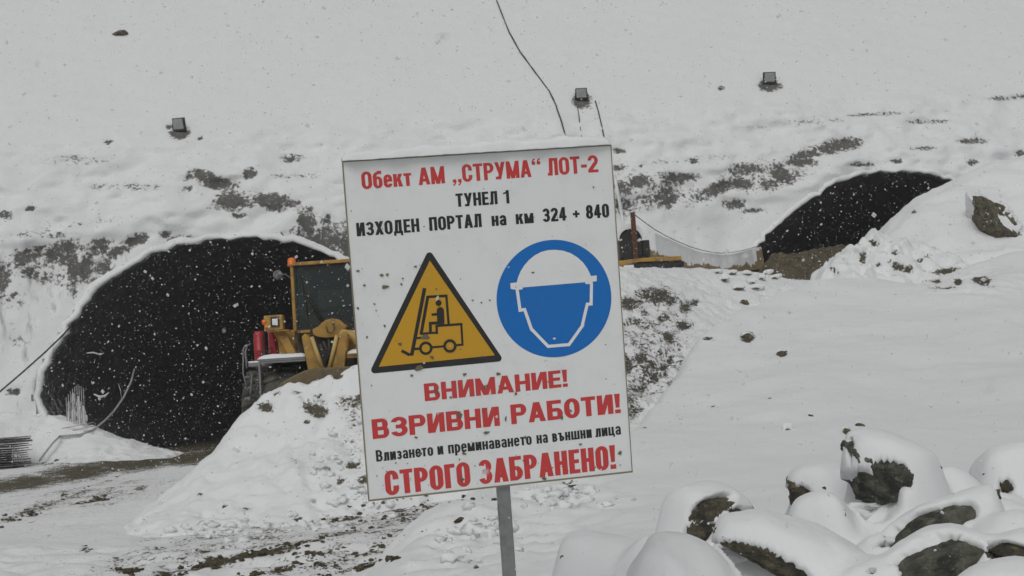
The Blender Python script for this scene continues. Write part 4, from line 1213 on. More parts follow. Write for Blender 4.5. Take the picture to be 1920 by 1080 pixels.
lettering(ws(Z1, [('ИЗХОДЕН', 88, 441), ('ПОРТАЛ', 497, 791), ('на', 847, 930), ('км', 983, 1083), ('324', 1134, 1268), ('+', 1304, 1342), ('840', 1378, 1508)]), (Z1(92, 610), Z1(1500, 502)), 25.5, S_BLACK, .225, .165, .075)
lettering(ws(Z2, [('ВНИМАНИЕ!', 446, 1208)]), (Z2(455, 489), Z2(1205, 412)), 33.0, S_RED, .285, .185, .085)
lettering(ws(Z2, [('ВЗРИВНИ', 168, 846), ('РАБОТИ!', 907, 1490)]), (Z2(175, 691), Z2(1485, 552)), 37.0, S_RED, .285, .185, .085)
lettering(ws(Z2, [('Влизането', 187, 491), ('и', 514, 545), ('преминаването', 571, 1016), ('на', 1042, 1102), ('външни', 1126, 1336), ('лица', 1355, 1491)]), (Z2(190, 812), Z2(1485, 667)), 21.5, S_BLACK, .2, .15, .075)
lettering(ws(Z2, [('СТРОГО', 238, 691), ('ЗАБРАНЕНО!', 737, 1466)]), (Z2(262, 990), Z2(1460, 849)), 45.5, S_RED, .235, .16, .065)

def circ(c, rx, ry=None, n=40, a0=0, a1=2 * math.pi):
    ry = ry or rx
    return [(c[0] + rx * math.cos(a0 + (a1 - a0) * k / n), c[1] + ry * math.sin(a0 + (a1 - a0) * k / n)) for k in range(n)]
def stroke(a, b, w):
    a, b = np.array(a, float), np.array(b, float)
    d = (b - a) / np.linalg.norm(b - a)
    nn = np.array([-d[1], d[0]]) * w / 2
    return [a - nn, b - nn, b + nn, a + nn]
def pl(Z, pts): return [su(*Z(*p)) for p in pts]
ZT = lambda X, Y: (690 + X / 4.5, 465 + Y / 4.5)
ZH = lambda X, Y: (660 + X / 3.765, 450 + Y / 3.765)
# warning triangle with rounded corners
tri = [su(804.3, 475), su(698.5, 699), su(940, 674.5)]
def rounded(poly, r):
    out = []
    n = len(poly)
    for k in range(n):
        p, a, b = np.array(poly[k]), np.array(poly[k - 1]), np.array(poly[(k + 1) % n])
        d1, d2 = (a - p) / np.linalg.norm(a - p), (b - p) / np.linalg.norm(b - p)
        ang = math.acos(d1 @ d2)
        L = r / math.tan(ang / 2)
        c = p + (d1 + d2) / np.linalg.norm(d1 + d2) * r / math.sin(ang / 2)
        s, e = p + d1 * L - c, p + d2 * L - c
        t0, t1 = math.atan2(s[1], s[0]), math.atan2(e[1], e[0])
        dt = (t1 - t0 + math.pi) % (2 * math.pi) - math.pi
        out += [(c[0] + r * math.cos(t0 + dt * j / 8), c[1] + r * math.sin(t0 + dt * j / 8)) for j in range(9)]
    return out
out_tri = [su(804.3, 466.5), su(691.5, 701), su(945.5, 677)]
tr = flat_obj('warning_triangle', [rounded(out_tri, 0.013)], 0.0008, S_BLACK)
flat_obj('yellow_field', [pl(ZT, [(521, 106), (90, 1002), (1070, 905)])], 0.0016, S_YEL).parent = tr
pz = 1 / 500 / 4.5                         # metres per zoom pixel on the board
fk = []
S_ = lambda a, b, w: fk.append(stroke(su(*ZT(*a)), su(*ZT(*b)), w * pz))
S_((477, 338), (368, 905), 30); S_((282, 866), (352, 902), 25); S_((345, 898), (378, 896), 22)
S_((505, 405), (447, 728), 26); S_((497, 413), (670, 402), 22); S_((660, 398), (680, 645), 20)
S_((404, 762), (448, 756), 18); S_((440, 724), (590, 712), 18); S_((577, 650), (581, 726), 20); S_((570, 657), (797, 641), 20); S_((786, 636), (797, 822), 18); S_((740, 820), (804, 814), 18)
S_((380, 853), (440, 848), 20); S_((535, 838), (645, 828), 18)
S_((535, 562), (600, 557), 20); S_((512, 636), (620, 628), 24); S_((525, 625), (527, 722), 24)
for c, ro, ri in (((487, 845), 56, 34), ((690, 826), 56, 34)):
    cc = su(*ZT(*c))
    n = 32
    for k in range(n):
        a, b = 2 * math.pi * k / n, 2 * math.pi * (k + 1) / n
        fk.append([cc + np.array([math.cos(t), math.sin(t)]) * r_ * pz for t, r_ in ((a, ri), (a, ro), (b, ro), (b, ri))])
fk.append(circ(su(*ZT(594, 463)), 25 * pz, n=24))
to0, to1 = su(*ZT(609, 528)), su(*ZT(614, 622))
dd = (to1 - to0) / np.linalg.norm(to1 - to0)
a_ = math.atan2(dd[1], dd[0])
fk.append([tuple(to0 + 30 * pz * np.array([math.cos(a_ + math.pi / 2 + math.pi * k / 10), math.sin(a_ + math.pi / 2 + math.pi * k / 10)])) for k in range(11)] + [tuple(to1 + 30 * pz * np.array([math.cos(a_ - math.pi / 2 + math.pi * k / 10), math.sin(a_ - math.pi / 2 + math.pi * k / 10)])) for k in range(11)])
flat_obj('forklift_pictogram', fk, 0.0022, S_BLACK, 0.00002).parent = tr
# blue mandatory disc with the helmeted head
dc = su(1039.5, 560)
dr = (su(1147, 552)[0] - su(932, 566)[0]) / 2
ds = flat_obj('blue_disc', [circ(dc, dr, n=96)], 0.0008, S_BLUE)
dome = [(1162, 300), (1172, 262), (1190, 220), (1215, 180), (1250, 140), (1290, 108), (1335, 84), (1385, 71), (1435, 69), (1490, 75), (1545, 94), (1590, 122), (1630, 158), (1660, 200), (1680, 240), (1686, 254), (1727, 250), (1727, 291), (1697, 294), (1695, 311), (1648, 311), (1645, 298), (1203, 335), (1205, 348), (1165, 353), (1120, 345), (1117, 304)]
hl = [pl(ZH, dome)]
for a, b in (((1164, 340), (1187, 506)), ((1176, 497), (1226, 489)), ((1216, 484), (1270, 640)), ((1266, 628), (1388, 755)), ((1378, 751), (1535, 738)), ((1526, 745), (1632, 596)), ((1624, 606), (1662, 444)), ((1652, 454), (1698, 450)), ((1687, 462), (1690, 300))):
    hl.append(stroke(su(*ZH(*a)), su(*ZH(*b)), 22 / 500 / 3.765))
flat_obj('helmet_pictogram', hl, 0.0016, S_WHITE, 0.00002).parent = ds
# dried mud splashes
r = np.random.default_rng(12)
sp = [(722, 538, 6, 3.5), (715.5, 516, 3.5, 2.6), (726, 515, 3, 2.2), (779, 500, 2.6, 2), (683, 535, 2.6, 2), (671, 508, 3, 2), (752.5, 533, 2.4, 1.7), (755, 522, 2, 1.4), (721, 611, 2.4, 2.1), (671, 578, 2.4, 2.2), (702, 570, 2, 1.6), (797, 632, 8, 5), (785.5, 690, 7, 5.5), (871, 702, 3.2, 3), (934, 701, 4, 3), (810, 670, 4, 3), (750, 645, 3.6, 3), (772, 704, 3.2, 2), (862, 777, 4.5, 5), (912, 811, 5.5, 2.6), (1053, 783, 3, 3.5), (1088, 833, 3, 2), (866, 898, 4.5, 3), (1020, 897, 4, 3), (1162, 849, 4, 3.5), (948, 785, 1.8, 4.5), (870, 850, 4, 2.5), (788, 850, 3.5, 3), (985, 820, 2, 3.5), (818, 735, 4, 3), (908, 726, 3.5, 2.5), (967, 738, 3, 2.5), (688, 632, 2.2, 1.8), (999, 511, 2.4, 2), (818, 542, 2, 1.6), (886, 563, 2, 1.6), (918, 563, 1.8, 1.6), (780, 820, 3, 2), (845, 745, 2.6, 2), (1070, 770, 2, 2.5)]
for _ in range(190):
    q = r.random(2)
    px, py = 655 + q[0] * 510, 330 + (1 - (1 - q[1]) ** 1.6) * 590
    u, v = su(px, py)
    if abs(u) < .485 and abs(v) < SH / 2 - .015:
        s_ = 0.5 + 1.2 * r.random() ** 3
        sp.append((px, py, s_, s_ * r.uniform(.6, 1.3)))
mud = []
for px, py, a, b in sp:
    c = su(px, py)
    rot = r.uniform(-.6, .2)
    ph, am = r.uniform(0, 6, 3), r.uniform(.05, .22, 3)
    P_ = []
    for k in range(14):
        t = 2 * math.pi * k / 14
        w = 1 + am[0] * math.sin(2 * t + ph[0]) + am[1] * math.sin(3 * t + ph[1]) + am[2] * math.sin(5 * t + ph[2])
        X, Y = a / 500 * w * math.cos(t), b / 500 * w * math.sin(t)
        P_.append((c[0] + X * math.cos(rot) - Y * math.sin(rot), c[1] + X * math.sin(rot) + Y * math.cos(rot)))
    mud.append(P_)
flat_obj('mud_stain', mud, 0.0032, S_MUD, 0.000004)['kind'] = 'stuff'

# snow lying along the top edge
n, mseg = 140, 10
rows = []
for k in range(n):
    uu = -0.503 + 1.006 * k / (n - 1)
    e_ = min(1, (min(k, n - 1 - k) / 5)) ** 0.5
    hgt = (0.030 + 0.012 * math.exp(-((uu - .1) / .35) ** 2) + 0.004 * math.sin(uu * 23) + 0.003 * math.sin(uu * 61 + 1)) * (0.35 + 0.65 * e_)
    dep = 0.034 * (0.5 + 0.5 * e_)
    for j in range(mseg + 1):
        t = math.pi * j / mseg
        rows.append(sw(uu, SH / 2 + 0.0045 + hgt * math.sin(t) ** 0.55, 0.0) + SNm * (dep * math.cos(t) - 0.008 + (0.004 * math.sin(uu * 37) if j < 3 else 0)))
V = np.array(rows)
V += (fbm(V, 40, 2, 3.0) * 0.0022)[:, None]
me = raw_mesh('snow_ridge', V - V.mean(0), grid_quads(mseg + 1, n))
attr(me, 'bare', np.zeros(len(V)))
tag(link('snow_ridge', me, M_SNOW, None, V.mean(0)), 'soft ridge of snow lying along the top edge of the warning board', 'snow')

# ------------------------------------------------------------------ wheel loader
LX, LY, LZ = -3.17, 22.0, 0.55
ld = empty('wheel_loader', (LX, LY, LZ), 'muddy yellow wheel loader with orange beacon, parked before the tunnel behind the signboard', 'loader')
cab = MB()
x0, x1, zb, zt = -3.89, -2.45, 2.74, 3.93
yf, yr = 22.5, 24.0
for xx in (x0, x1 - 0.075):
    cab.box((xx, yf, zb), (xx + 0.06, yf + 0.09, zt), 0.012)
    cab.box((xx, yr, zb), (xx + 0.075, yr + 0.09, zt), 0.012)
    cab.box((xx, yf + .09, zb - 0.5), (xx + 0.05, yr, zb + 0.25))
cab.box((x0 + .075, yf, zb - .0), (x1 - .075, yf + .07, zb + 0.05))
cab.box((x0 + .075, yr, zb), (x1 - .075, yr + .05, zb + 0.42))
cabo = cab.build('cab', M_YEL, ld)
MB().prism([(x0 + 0.06, zt), (x0 + 0.0, zt + .02), (x0 + .03, zt + .04), (x0 + .15, zt + .06), (x1 - .15, zt + .06), (x1 - .03, zt + .04), (x1, zt + .02), (x1 - .06, zt)], yf - .06, yr + .12).build('roof', M_YEL, cabo, 0.008)
MB().box((x0 + .08, yf + 0.02, zb + .05), (x1 - .08, yf + 0.035, zt)).build('windscreen', M_GLASS, cabo)
for xx in (x0 + .02, x1 - .04):
    MB().box((xx, yf + .1, zb + .26), (xx + .015, yr, zt)).build('side_window', M_GLASS, cabo)
MB().box((x0 + .08, yr + .02, zb + .43), (x1 - .08, yr + .03, zt - .3)).build('rear_window', M_GLASS, cabo)
MB().box((x0 + .076, yr + .01, zt - .3), (x1 - .076, yr + .06, zt)).build('rear_panel', M_DARK, cabo)
MB().box((x0 + .076, yf + .1, zb - .45), (x1 - .076, yr, zb - .4)).build('cab_floor', M_DARK, cabo)
MB().box((-3.45, 23.2, 2.5), (-2.95, 23.65, 2.75), .04).box((-3.45, 23.6, 2.7), (-2.95, 23.72, 3.25), .04).build('seat', M_DARK, cabo)
mb = MB().tube([(-3.2, 22.95, 2.55), (-3.2, 22.9, 2.9)], 0.03)
ring = [(-3.2 + .2 * math.cos(t), 22.9 - .08 * math.sin(t), 2.95 + .14 * math.sin(t)) for t in np.linspace(0, 2 * math.pi, 25)]
mb.tube(ring, 0.015, 6, False).build('steering_wheel', M_DARK, cabo)
MB().box((x0 + .062, yf - .004, zb + .05), (x0 + .095, yf + .018, zt)).box((x1 - .095, yf - .004, zb + .05), (x1 - .062, yf + .018, zt)).box((x0 + .096, yf - .004, zt - .03), (x1 - .096, yf + .018, zt - .001)).build('window_seal', M_DARK, cabo)
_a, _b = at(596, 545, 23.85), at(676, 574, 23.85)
MB().box((_a[0], 23.85, _b[2]), (_b[0], 23.87, _a[2]), .005).build('pale_reflection', M_BEIGE, cabo)  # added pale sheet that paints the reflection in the windscreen
# wiper
def W_(px, py, y=22.46): return tuple(at(px, py, y))
MB().tube([W_(606, 602), W_(592, 578), W_(578, 556), W_(571, 552)], 0.012, 6).tube([W_(562, 517), W_(570, 552), W_(577, 593)], 0.009, 6).tube([W_(601, 602), W_(585, 576), W_(571, 556)], 0.008, 6).build('wiper', M_DARK, cabo)
# beacon
MB().lathe(at(547, 496, 22.75), (0, 0, 1), [(-0.03, .075), (0.0, .078), (0.01, .07), (0.07, .072), (0.105, .06), (0.12, .03), (0.122, 0.0)], 20).build('beacon', M_ORANGE, ld)
# round mirror on an arm
c = at(521, 516, 22.35)
MB().lathe(c, (0.1, -1, 0.05), [(0, .08), (0.02, .085), (0.045, .07), (0.05, .0)], 20).tube([c + np.array([0, .03, 0]), c + np.array([.1, .12, .02]), (x0, yf + .05, 3.72)], 0.014, 6).build('mirror', M_MAT, ld)
# headlamp box
p0, p1 = at(494, 592, 21.95), at(531, 618, 21.95)
hbx = MB().box((p0[0], 21.95, p1[2]), (p1[0], 22.15, p0[2]), 0.015).box((p0[0] + .04, 21.97, p1[2] - .02), (p1[0] + .1, 22.12, p1[2] - .002)).build('headlight', M_YEL, ld)
q0 = at(515.5, 604, 21.94)
MB().box(q0 + np.array([-.075, -.006, -.085]), q0 + np.array([.075, .008, .085])).build('bezel', M_DARK, hbx)
MB().box(q0 + np.array([-.045, -.016, -.052]), q0 + np.array([.05, -.0062, .058]), .006).build('lens', M_LENS, hbx)
q1 = at(496, 604, 21.95)
MB().lathe(q1 + np.array([0.03, 0.04, 0]), (-1, -.25, 0), [(0, .045), (.05, .05), (.08, .035), (.085, 0)], 16).build('indicator', M_ORANGE, hbx)
MB().lathe(at(500, 613, 21.94) + np.array([0, 0.01, 0]), (0, -1, 0), [(0, .03), (.012, .03), (.014, 0)], 16).build('reflector', M_ORANGE, hbx)
# red extinguishers
def bottle(px0, px1, py0, py1, y):
    a, b = at(px0, py0, y), at(px1, py1, y)
    rr = abs(at(px1, py0, y)[0] - a[0]) / 2
    cx = (a[0] + at(px1, py0, y)[0]) / 2
    H = a[2] - b[2]
    e = MB().lathe((cx, y, b[2]), (0, 0, 1), [(0, rr * .9), (.02, rr), (H * .3, rr), (H * .31, rr * 1.06), (H * .36, rr * 1.06), (H * .37, rr), (H - .05, rr), (H - .01, rr * .8), (H, rr * .6), (H + .001, 0)], 22).build('fire_extinguisher', M_REDP, ld)
    MB().box((cx - rr * 1.12, y - rr * .3, b[2] + H * .52), (cx - rr * 1.02, y + rr, b[2] + H * .6)).box((cx + rr * 0.72, y - rr * .95, b[2] + .03), (cx + rr * .98, y - rr * .6, b[2] + H - .08)).build('strap', M_DARK, e)
bottle(475, 495, 622, 676, 22.0)
bottle(502, 522, 616, 668, 22.35)
# yellow cab foot and steps
def poly(pts, y0, y1, mb=None):
    mb = mb or MB()
    return mb.prism([tuple(at(a, b, (y0 + y1) / 2)[[0, 2]]) for a, b in pts], y0, y1)
mb = poly([(514, 622), (535, 618), (556, 620), (554, 662), (527, 665), (524, 640)], 22.25, 22.6)
mb.build('cab_mount', M_YEL, ld, 0.015)
mb = poly([(522, 628), (540, 628), (556, 662), (540, 664)], 22.1, 22.24)
mb.build('step_plate', M_YEL, ld, 0.01)
# front cowl and its dark seal
poly([(588, 618), (598, 614), (606, 606), (613, 601), (625, 598), (638, 600), (645, 607), (652, 612), (647, 622), (640, 632), (612, 634), (598, 632), (590, 628)], 22.15, 22.45).build('cowl', M_YEL, ld, 0.012)
poly([(582, 617), (596, 610), (606, 601), (616, 595), (630, 594), (644, 597), (656, 605), (672, 606), (672, 640), (580, 640)], 22.452, 22.495).build('cowl_seal', M_DARK, ld)
MB().tube([W_(612, 612, 22.12), W_(614, 622, 22.1), W_(622, 625, 22.1), W_(627, 616, 22.1), W_(624, 603, 22.12)], 0.01, 6).build('hose', M_DARK, ld)
# dark front frame behind the arms
MB().box((-3.62, 22.3, .95), (-2.72, 23.2, 2.72), .03).box((-4.55, 22.7, 1.1), (-1.8, 24.9, 2.25), .05).box((-4.2, 21.95, 1.25), (-2.1, 22.15, 1.5)).build('frame', M_DARK, ld)
for k, hp in enumerate([[(606, 640), (612, 655), (624, 662), (638, 655), (646, 642)], [(600, 645), (608, 668), (622, 676), (640, 670), (652, 656)], [(560, 655), (566, 668), (574, 664), (572, 645)], [(616, 636), (618, 660), (612, 684)], [(628, 640), (632, 662), (640, 684)]]):
    MB().tube([tuple(at(a, b, 21.95 - .03 * k)) for a, b in hp], 0.018, 7).build('hydraulic_hose', M_HOSE, ld)
# lift arms with lit top edges as pale bars, and the tilt ram
for sgn_ in (1, -1):
    pts = [(571, 632), (578, 626), (586, 636), (606, 690), (604, 720), (588, 720), (580, 680)]
    P2 = [at(a, b, 21.6)[[0, 2]] for a, b in pts]
    if sgn_ < 0: P2 = [(2 * LX - p[0], p[1]) for p in P2]
    arm = MB().prism([tuple(p) for p in P2], 21.3, 21.62).build('lift_arm', M_YEL, ld, 0.012)
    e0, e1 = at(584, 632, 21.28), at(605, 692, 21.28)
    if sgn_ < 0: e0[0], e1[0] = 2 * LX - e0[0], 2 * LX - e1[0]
    MB().tube([e0, e1], 0.035, 8).build('lit_edge', M_PALE, arm)  # paler bar paints the light on the arm's top edge
MB().lathe(at(640, 628, 21.7), (1, -.35, -.18), [(0, .085), (.02, .1), (.24, .1), (.25, .115), (.33, .115), (.34, .05), (.5, .05)], 22).build('tilt_ram', M_PALE, ld)
poly([(650, 640), (668, 632), (674, 655), (660, 668), (648, 660)], 21.75, 21.95).build('bell_crank', M_YEL, ld, 0.015)
# fenders with snow on top
for sgn_ in (1, -1):
    def mx(v): return v if sgn_ > 0 else 2 * LX - v
    a, b = at(487, 673, 21.5), at(575, 667, 21.5)
    mb = MB().box((mx(a[0]), 21.35, a[2] - .055), (mx(b[0]), 22.7, a[2] - .005), .01)
    mb.box((mx(a[0]), 21.35, a[2] - .75), (mx(a[0] + .03), 21.45, a[2] - .056))
    mb.box((mx(a[0] + .03), 21.36, a[2] - .085), (mx(b[0]), 21.40, a[2] - .056))
    fd = mb.build('fender', M_GREY if sgn_ > 0 else M_YEL, ld)
    gxs, gys = np.linspace(0, 1, 26), np.linspace(0, 1, 20)
    X, Y = np.meshgrid(gxs, gys)
    X, Y = X.ravel(), Y.ravel()
    e = np.clip(np.minimum(np.minimum(X, 1 - X) * 9, np.minimum(Y, 1 - Y) * 9), 0, 1) ** 0.5
    wx = a[0] - .015 + (b[0] - a[0] + .02) * X
    V = np.stack([wx if sgn_ > 0 else 2 * LX - wx, 21.34 + 1.3 * Y, a[2] - .012 + .07 * e], -1)
    V[:, 2] += fbm(V, 4, 2, 2.0) * .012 * e
    me = raw_mesh('snow', V - np.array(ld.location), grid_quads(26, 20))
    attr(me, 'bare', np.zeros(len(V)))
    link('snow', me, M_SNOW, fd)
# wheels
def wheel(cx, cy, cz, R, w):
    h = w / 2
    t = MB().lathe((cx - h, cy, cz), (1, 0, 0), [(0, R * .55), (0.01, R * .8), (.06, R * .94), (.13, R), (w - .13, R), (w - .06, R * .94), (w - .01, R * .8), (w, R * .55)], 48).build('wheel', M_TYRE, ld)
    lug = MB()
    for k in range(22):
        for s_ in (-1, 1):
            t0 = 2 * math.pi * (k + (0.5 if s_ > 0 else 0)) / 22
            p = [(cx + s_ * .02, t0), (cx + s_ * (h - .05), t0 + .12)]
            lug.tube([(x_, cy + math.cos(a) * R * 1.0, cz + math.sin(a) * R * 1.0) for x_, a in p], 0.045, 5)
    lug.build('tread', M_TYRE, t)
    MB().lathe((cx - h + .06, cy, cz), (1, 0, 0), [(0, R * .2), (.02, R * .52), (w - .14, R * .52), (w - .12, R * .2)], 28).build('rim', M_YEL, t)
for cx, cy, w in ((-3.99, 22.05, .66), (2 * LX + 3.99, 22.05, .66), (-4.92, 24.6, .55), (2 * LX + 4.92, 24.6, .55)):
    wheel(cx, cy, 1.36, .79, w)
# platform, ladder and rail at the left side
pa = at(471, 682, 22.1)
MB().box((pa[0], 21.85, pa[2] - .06), (pa[0] + .42, 22.6, pa[2]), .01).build('platform', M_GREY, ld)
MB().box((pa[0] + .005, 21.84, pa[2] + .001), (pa[0] + .40, 22.1, pa[2] + .035), .012).build('snow', M_SNOW, ld)
ra = [at(463, 690, 22.0), at(460, 660, 22.0), at(463, 648, 22.05), at(470, 645, 22.2)]
mb = MB().tube(ra, 0.018, 7).tube([at(464, 730, 22), at(456, 700, 22), at(456, 655, 22.0), at(460, 648, 22)], 0.014, 7).tube([at(473, 700, 22.1), at(470, 740, 22.1)], .02, 7)
for yy in (705, 725, 745): mb.box(at(458, yy, 22.1), at(474, yy + 3, 22.3))
mb.build('ladder', M_GREY, ld)
# bucket with its curled back edge towards us
prof = [(521, 730), (528, 718), (548, 707), (575, 694), (600, 690), (640, 688), (700, 684), (760, 684), (790, 700), (800, 730), (795, 800), (530, 800)]
poly(prof, 20.95, 21.28).build('bucket', M_BUCKET, ld, 0.03)
MB().box((-4.2, 25.4, 1.3), (-2.14, 27.6, 2.5), .08).build('engine_hood', M_YEL, ld)

# ------------------------------------------------------------------ plant and tarpaulin right of the sign
YM = 33.0
zm = at(1220, 505, YM)[2]
mc = empty('compressor', tuple(at(1190, 505, YM)), 'dark round topped machine with snow on its hood, right of the signboard', 'machine')
cx, cr = at(1182, 450, YM)[0], (at(1203, 450, YM)[0] - at(1161, 450, YM)[0]) / 2
z0, zc = at(1182, 483, YM)[2], at(1182, 450, YM)[2]
arc = [(cx + cr * math.cos(t), zc + cr * math.sin(t)) for t in np.linspace(0, math.pi, 15)]
MB().prism([(cx + cr, z0)] + arc + [(cx - cr, z0)], YM, YM + 2.2).build('hood', M_DARK, mc, .02)
a, b = at(1203, 450, YM), at(1220, 479, YM)
MB().box((cx + cr + .004, YM + .05, b[2]), (b[0], YM + 1.6, a[2]), .02).build('side_box', M_DARK, mc)
th = 0.13
V = []
ts = np.linspace(0.02 * math.pi, 0.98 * math.pi, 24)
ys = np.linspace(YM - .06, YM + 2.25, 16)
for y_ in ys:
    for t in ts: V.append((cx + (cr + th * math.sin(t) ** .5 * 1.0) * math.cos(t), y_, zc + (cr + th * math.sin(t) ** .5) * math.sin(t)))
    for t in ts[::-1]: V.append((cx + (cr + .004) * math.cos(t), y_, zc + (cr + .004) * math.sin(t)))
V = np.array(V)
me = raw_mesh('snow', V - np.array(mc.location), np.concatenate([grid_quads(48, 16)]))
bmx = bmesh.new(); bmx.from_mesh(me)
bmx.verts.ensure_lookup_table()
for row in (0, 15): bmx.faces.new([bmx.verts[row * 48 + k] for k in range(48)])
bmx.to_mesh(me); bmx.free()
attr(me, 'bare', np.zeros(len(me.vertices)))
link('snow', me, M_SNOW, mc)
MB().box(at(1172, 482, YM - .1), at(1212, 486, YM) + np.array([0, 1.2, 0]), .01).build('base_frame', M_DARK, mc)
for px_ in (1166, 1210): MB().box(at(px_, 486, YM + .2), at(px_ + 6, 540, YM + .2) + np.array([0, .2, 0])).build('leg', M_DARK, mc)
# yellow boom lying before the machine
yb = YM - .7
bo = MB().prism([tuple(at(a, b, yb)[[0, 2]]) for a, b in ((1120, 496), (1160, 490), (1200, 485), (1276, 480.5), (1277, 489), (1200, 492), (1185, 493.5), (1160, 500), (1120, 506))], yb - .15, yb + .15).build('loading_boom', M_YEL, None, .015)
tag(bo, 'flat yellow orange steel boom in front of the dark round topped machine', 'boom')
MB().prism([tuple(at(a, b, yb)[[0, 2]]) for a, b in ((1188, 493.2), (1200, 492.4), (1277, 489.4), (1283, 491), (1281, 500), (1270, 503), (1190, 504))], yb - .1, yb + .1).build('under_frame', M_DARK, bo, .01)
mb = MB()
for px_, py_ in ((1269, 496), (1276, 491)):
    mb.lathe(at(px_, py_, yb - .16), (0, 1, 0), [(0, .05), (.04, .05), (.041, 0)], 14)
mb.build('roller', M_DARK, bo)
# rusty post
pp = YM - .35
a, b = at(1186, 398, pp), at(1187, 520, pp)
po = MB().box((a[0] - .06, pp - .04, b[2]), (a[0] + .06, pp - .03, a[2])).box((a[0] - .06, pp + .03, b[2]), (a[0] + .06, pp + .04, a[2])).box((a[0] - .006, pp - .03, b[2]), (a[0] + .006, pp + .03, a[2])).build('steel_post', M_RUST, None, .003)
tag(po, 'rusty upright steel post before the dark round topped machine', 'post')
# rope and tarp hung from it
rp = [(1189, 402, 32.7), (1205, 414, 33.2), (1227, 430, 33.8), (1250, 443, 34.8), (1273, 454, 35.8), (1295, 463, 37), (1315, 469, 38), (1335, 473, 39), (1353, 475, 40), (1375, 473, 41), (1395, 469, 42), (1412, 464, 43), (1425, 461, 43.6)]
RP = np.array([at(*p) for p in rp])
tag(MB().tube([tuple(p) for p in RP], 0.011, 6).build('rope', M_CABLE), 'thin sagging rope from the rusty post to the right tunnel edge', 'rope')
lo = [(1212, 485), (1220, 488), (1232, 492), (1250, 500), (1273, 506), (1295, 508), (1315, 510), (1335, 510), (1353, 512), (1375, 510), (1395, 508), (1415, 506), (1434, 503)]
top = np.array([(1212, 437), (1217, 436), (1229, 437), (1250, 446), (1273, 457), (1295, 466), (1315, 472), (1335, 476), (1353, 478), (1375, 476), (1395, 471), (1412, 466), (1427, 463)], float)
Yt = np.array([33.9, 34.0, 34.1, 34.9, 35.9, 37.1, 38.1, 39.1, 40.1, 41.1, 42.1, 43.0, 43.6])
nu, nv_ = 150, 26
tt = np.linspace(0, 12, nu)
T_ = np.stack([np.interp(tt, range(13), top[:, 0]), np.interp(tt, range(13), top[:, 1])], -1)
L_ = np.stack([np.interp(tt, range(13), [q[0] for q in lo]), np.interp(tt, range(13), [q[1] for q in lo])], -1)
Y_ = np.interp(tt, range(13), Yt)
V, B_ = [], []
for j in range(nv_):
    f = j / (nv_ - 1)
    for k in range(nu):
        q = T_[k] * (1 - f) + L_[k] * f
        V.append(at(q[0], q[1], Y_[k] - 0.5 * f))
        rag = 0.62 + 0.16 * perlin(np.array([[tt[k] * 2.3, 0.3, 1.1]]))[0] + 0.22 * abs(perlin(np.array([[tt[k] * 5.1, 2.3, 4.1]]))[0]) - (0.55 if k > nu - 10 else 0)
        B_.append(1.0 if f > rag + .03 * random.random() else 0.0)
V = np.array(V)
V[:, 1] += fbm(V, (1.3, .3, .6), 3, 1.0) * .16
V = np.concatenate([V, V + np.array([0.0, .03, 0.0])])
Q = grid_quads(nu, nv_)
Qs = np.concatenate([Q, (Q + nu * nv_)[:, ::-1]])
M_TARP = snow_mat('tarp_cloth', (0.2, 0.155, 0.085), (0.29, 0.23, 0.13), fine=3.0, mid=1.5, bump=.3, bdist=.04, bscale=4, kfine=.25, kmid=.2)
me = raw_mesh('tarpaulin', V - V[0], Qs)
attr(me, 'bare', B_ + B_)
tag(link('tarpaulin', me, M_TARP, None, V[0]), 'beige tarpaulin sagging from a rope, its upper half white with snow', 'tarpaulin')

# ------------------------------------------------------------------ rebar, hoses and mats at the left tunnel jamb
mb = MB()
Yj = 42.6
for k in range(9):
    t = k / 8
    mb.tube([at(124 + 32 * t, 745 - 22 * math.sin(t * 2.2), Yj + .8), at(126 + 34 * t, 800, Yj + .3), at(122 + 44 * t, 850, Yj - .1)], 0.015, 5)
for k in range(8):
    y_ = 796 + 7 * k
    mb.tube([at(112, y_ + 8, Yj), at(140, y_ + 3, Yj), at(176, y_ - 4, Yj)], 0.014, 5)
tag(mb.build('rebar_mesh', M_WIRE), 'bent snow dusted rebar mesh leaning in the left jamb of the loader tunnel', 'mesh')
rs = [((137, 745), (140, 845), 4), ((147, 752), (150, 835), 5), ((156, 770), (160, 830), 7), ((129, 760), (130, 830), 3)]
V, Q, k0 = [], [], 0
for (a, b), (c_, d_), w_ in rs:
    for k in range(14):
        f = k / 13
        p = at(a + (c_ - a) * f, b + (d_ - b) * f, Yj + .9 - .5 * f)
        U, F = ICO2
        rr = w_ * Yj / FOC * (.5 + .6 * random.random())
        V.append(U * np.array([rr, rr * .6, .16]) * (1 + .3 * perlin(U * 1.7 + k)[:, None]) + p)
        Q.append(F + k0); k0 += len(U)
V = np.concatenate(V)
me = raw_mesh('snow_streaks', V - V.mean(0), np.concatenate(Q)); attr(me, 'bare', np.zeros(len(V)))
tag(link('snow_streaks', me, M_SNOW, None, V.mean(0)), 'streaks of snow clinging to the rebar mesh in the tunnel jamb', 'snow')
tag(MB().tube([at(252, 692, 46.5), at(246, 715, 46), at(232, 745, 45.3), at(213, 772, 44.5), at(195, 790, 43.6), at(175, 806, 42.8), at(150, 815, 42.4), at(110, 818, 42.2)], 0.035, 7).build('hose', M_WIRE), 'pale hose curving down from inside the loader tunnel to its left jamb', 'hose')
tag(MB().tube([at(112, 818, 42.1), at(98, 832, 41.7), at(84, 850, 41.3), at(74, 864, 41)], 0.035, 7).build('pipe', M_WIRE), 'short grey pipe lying against the snow drift at the left jamb', 'pipe')
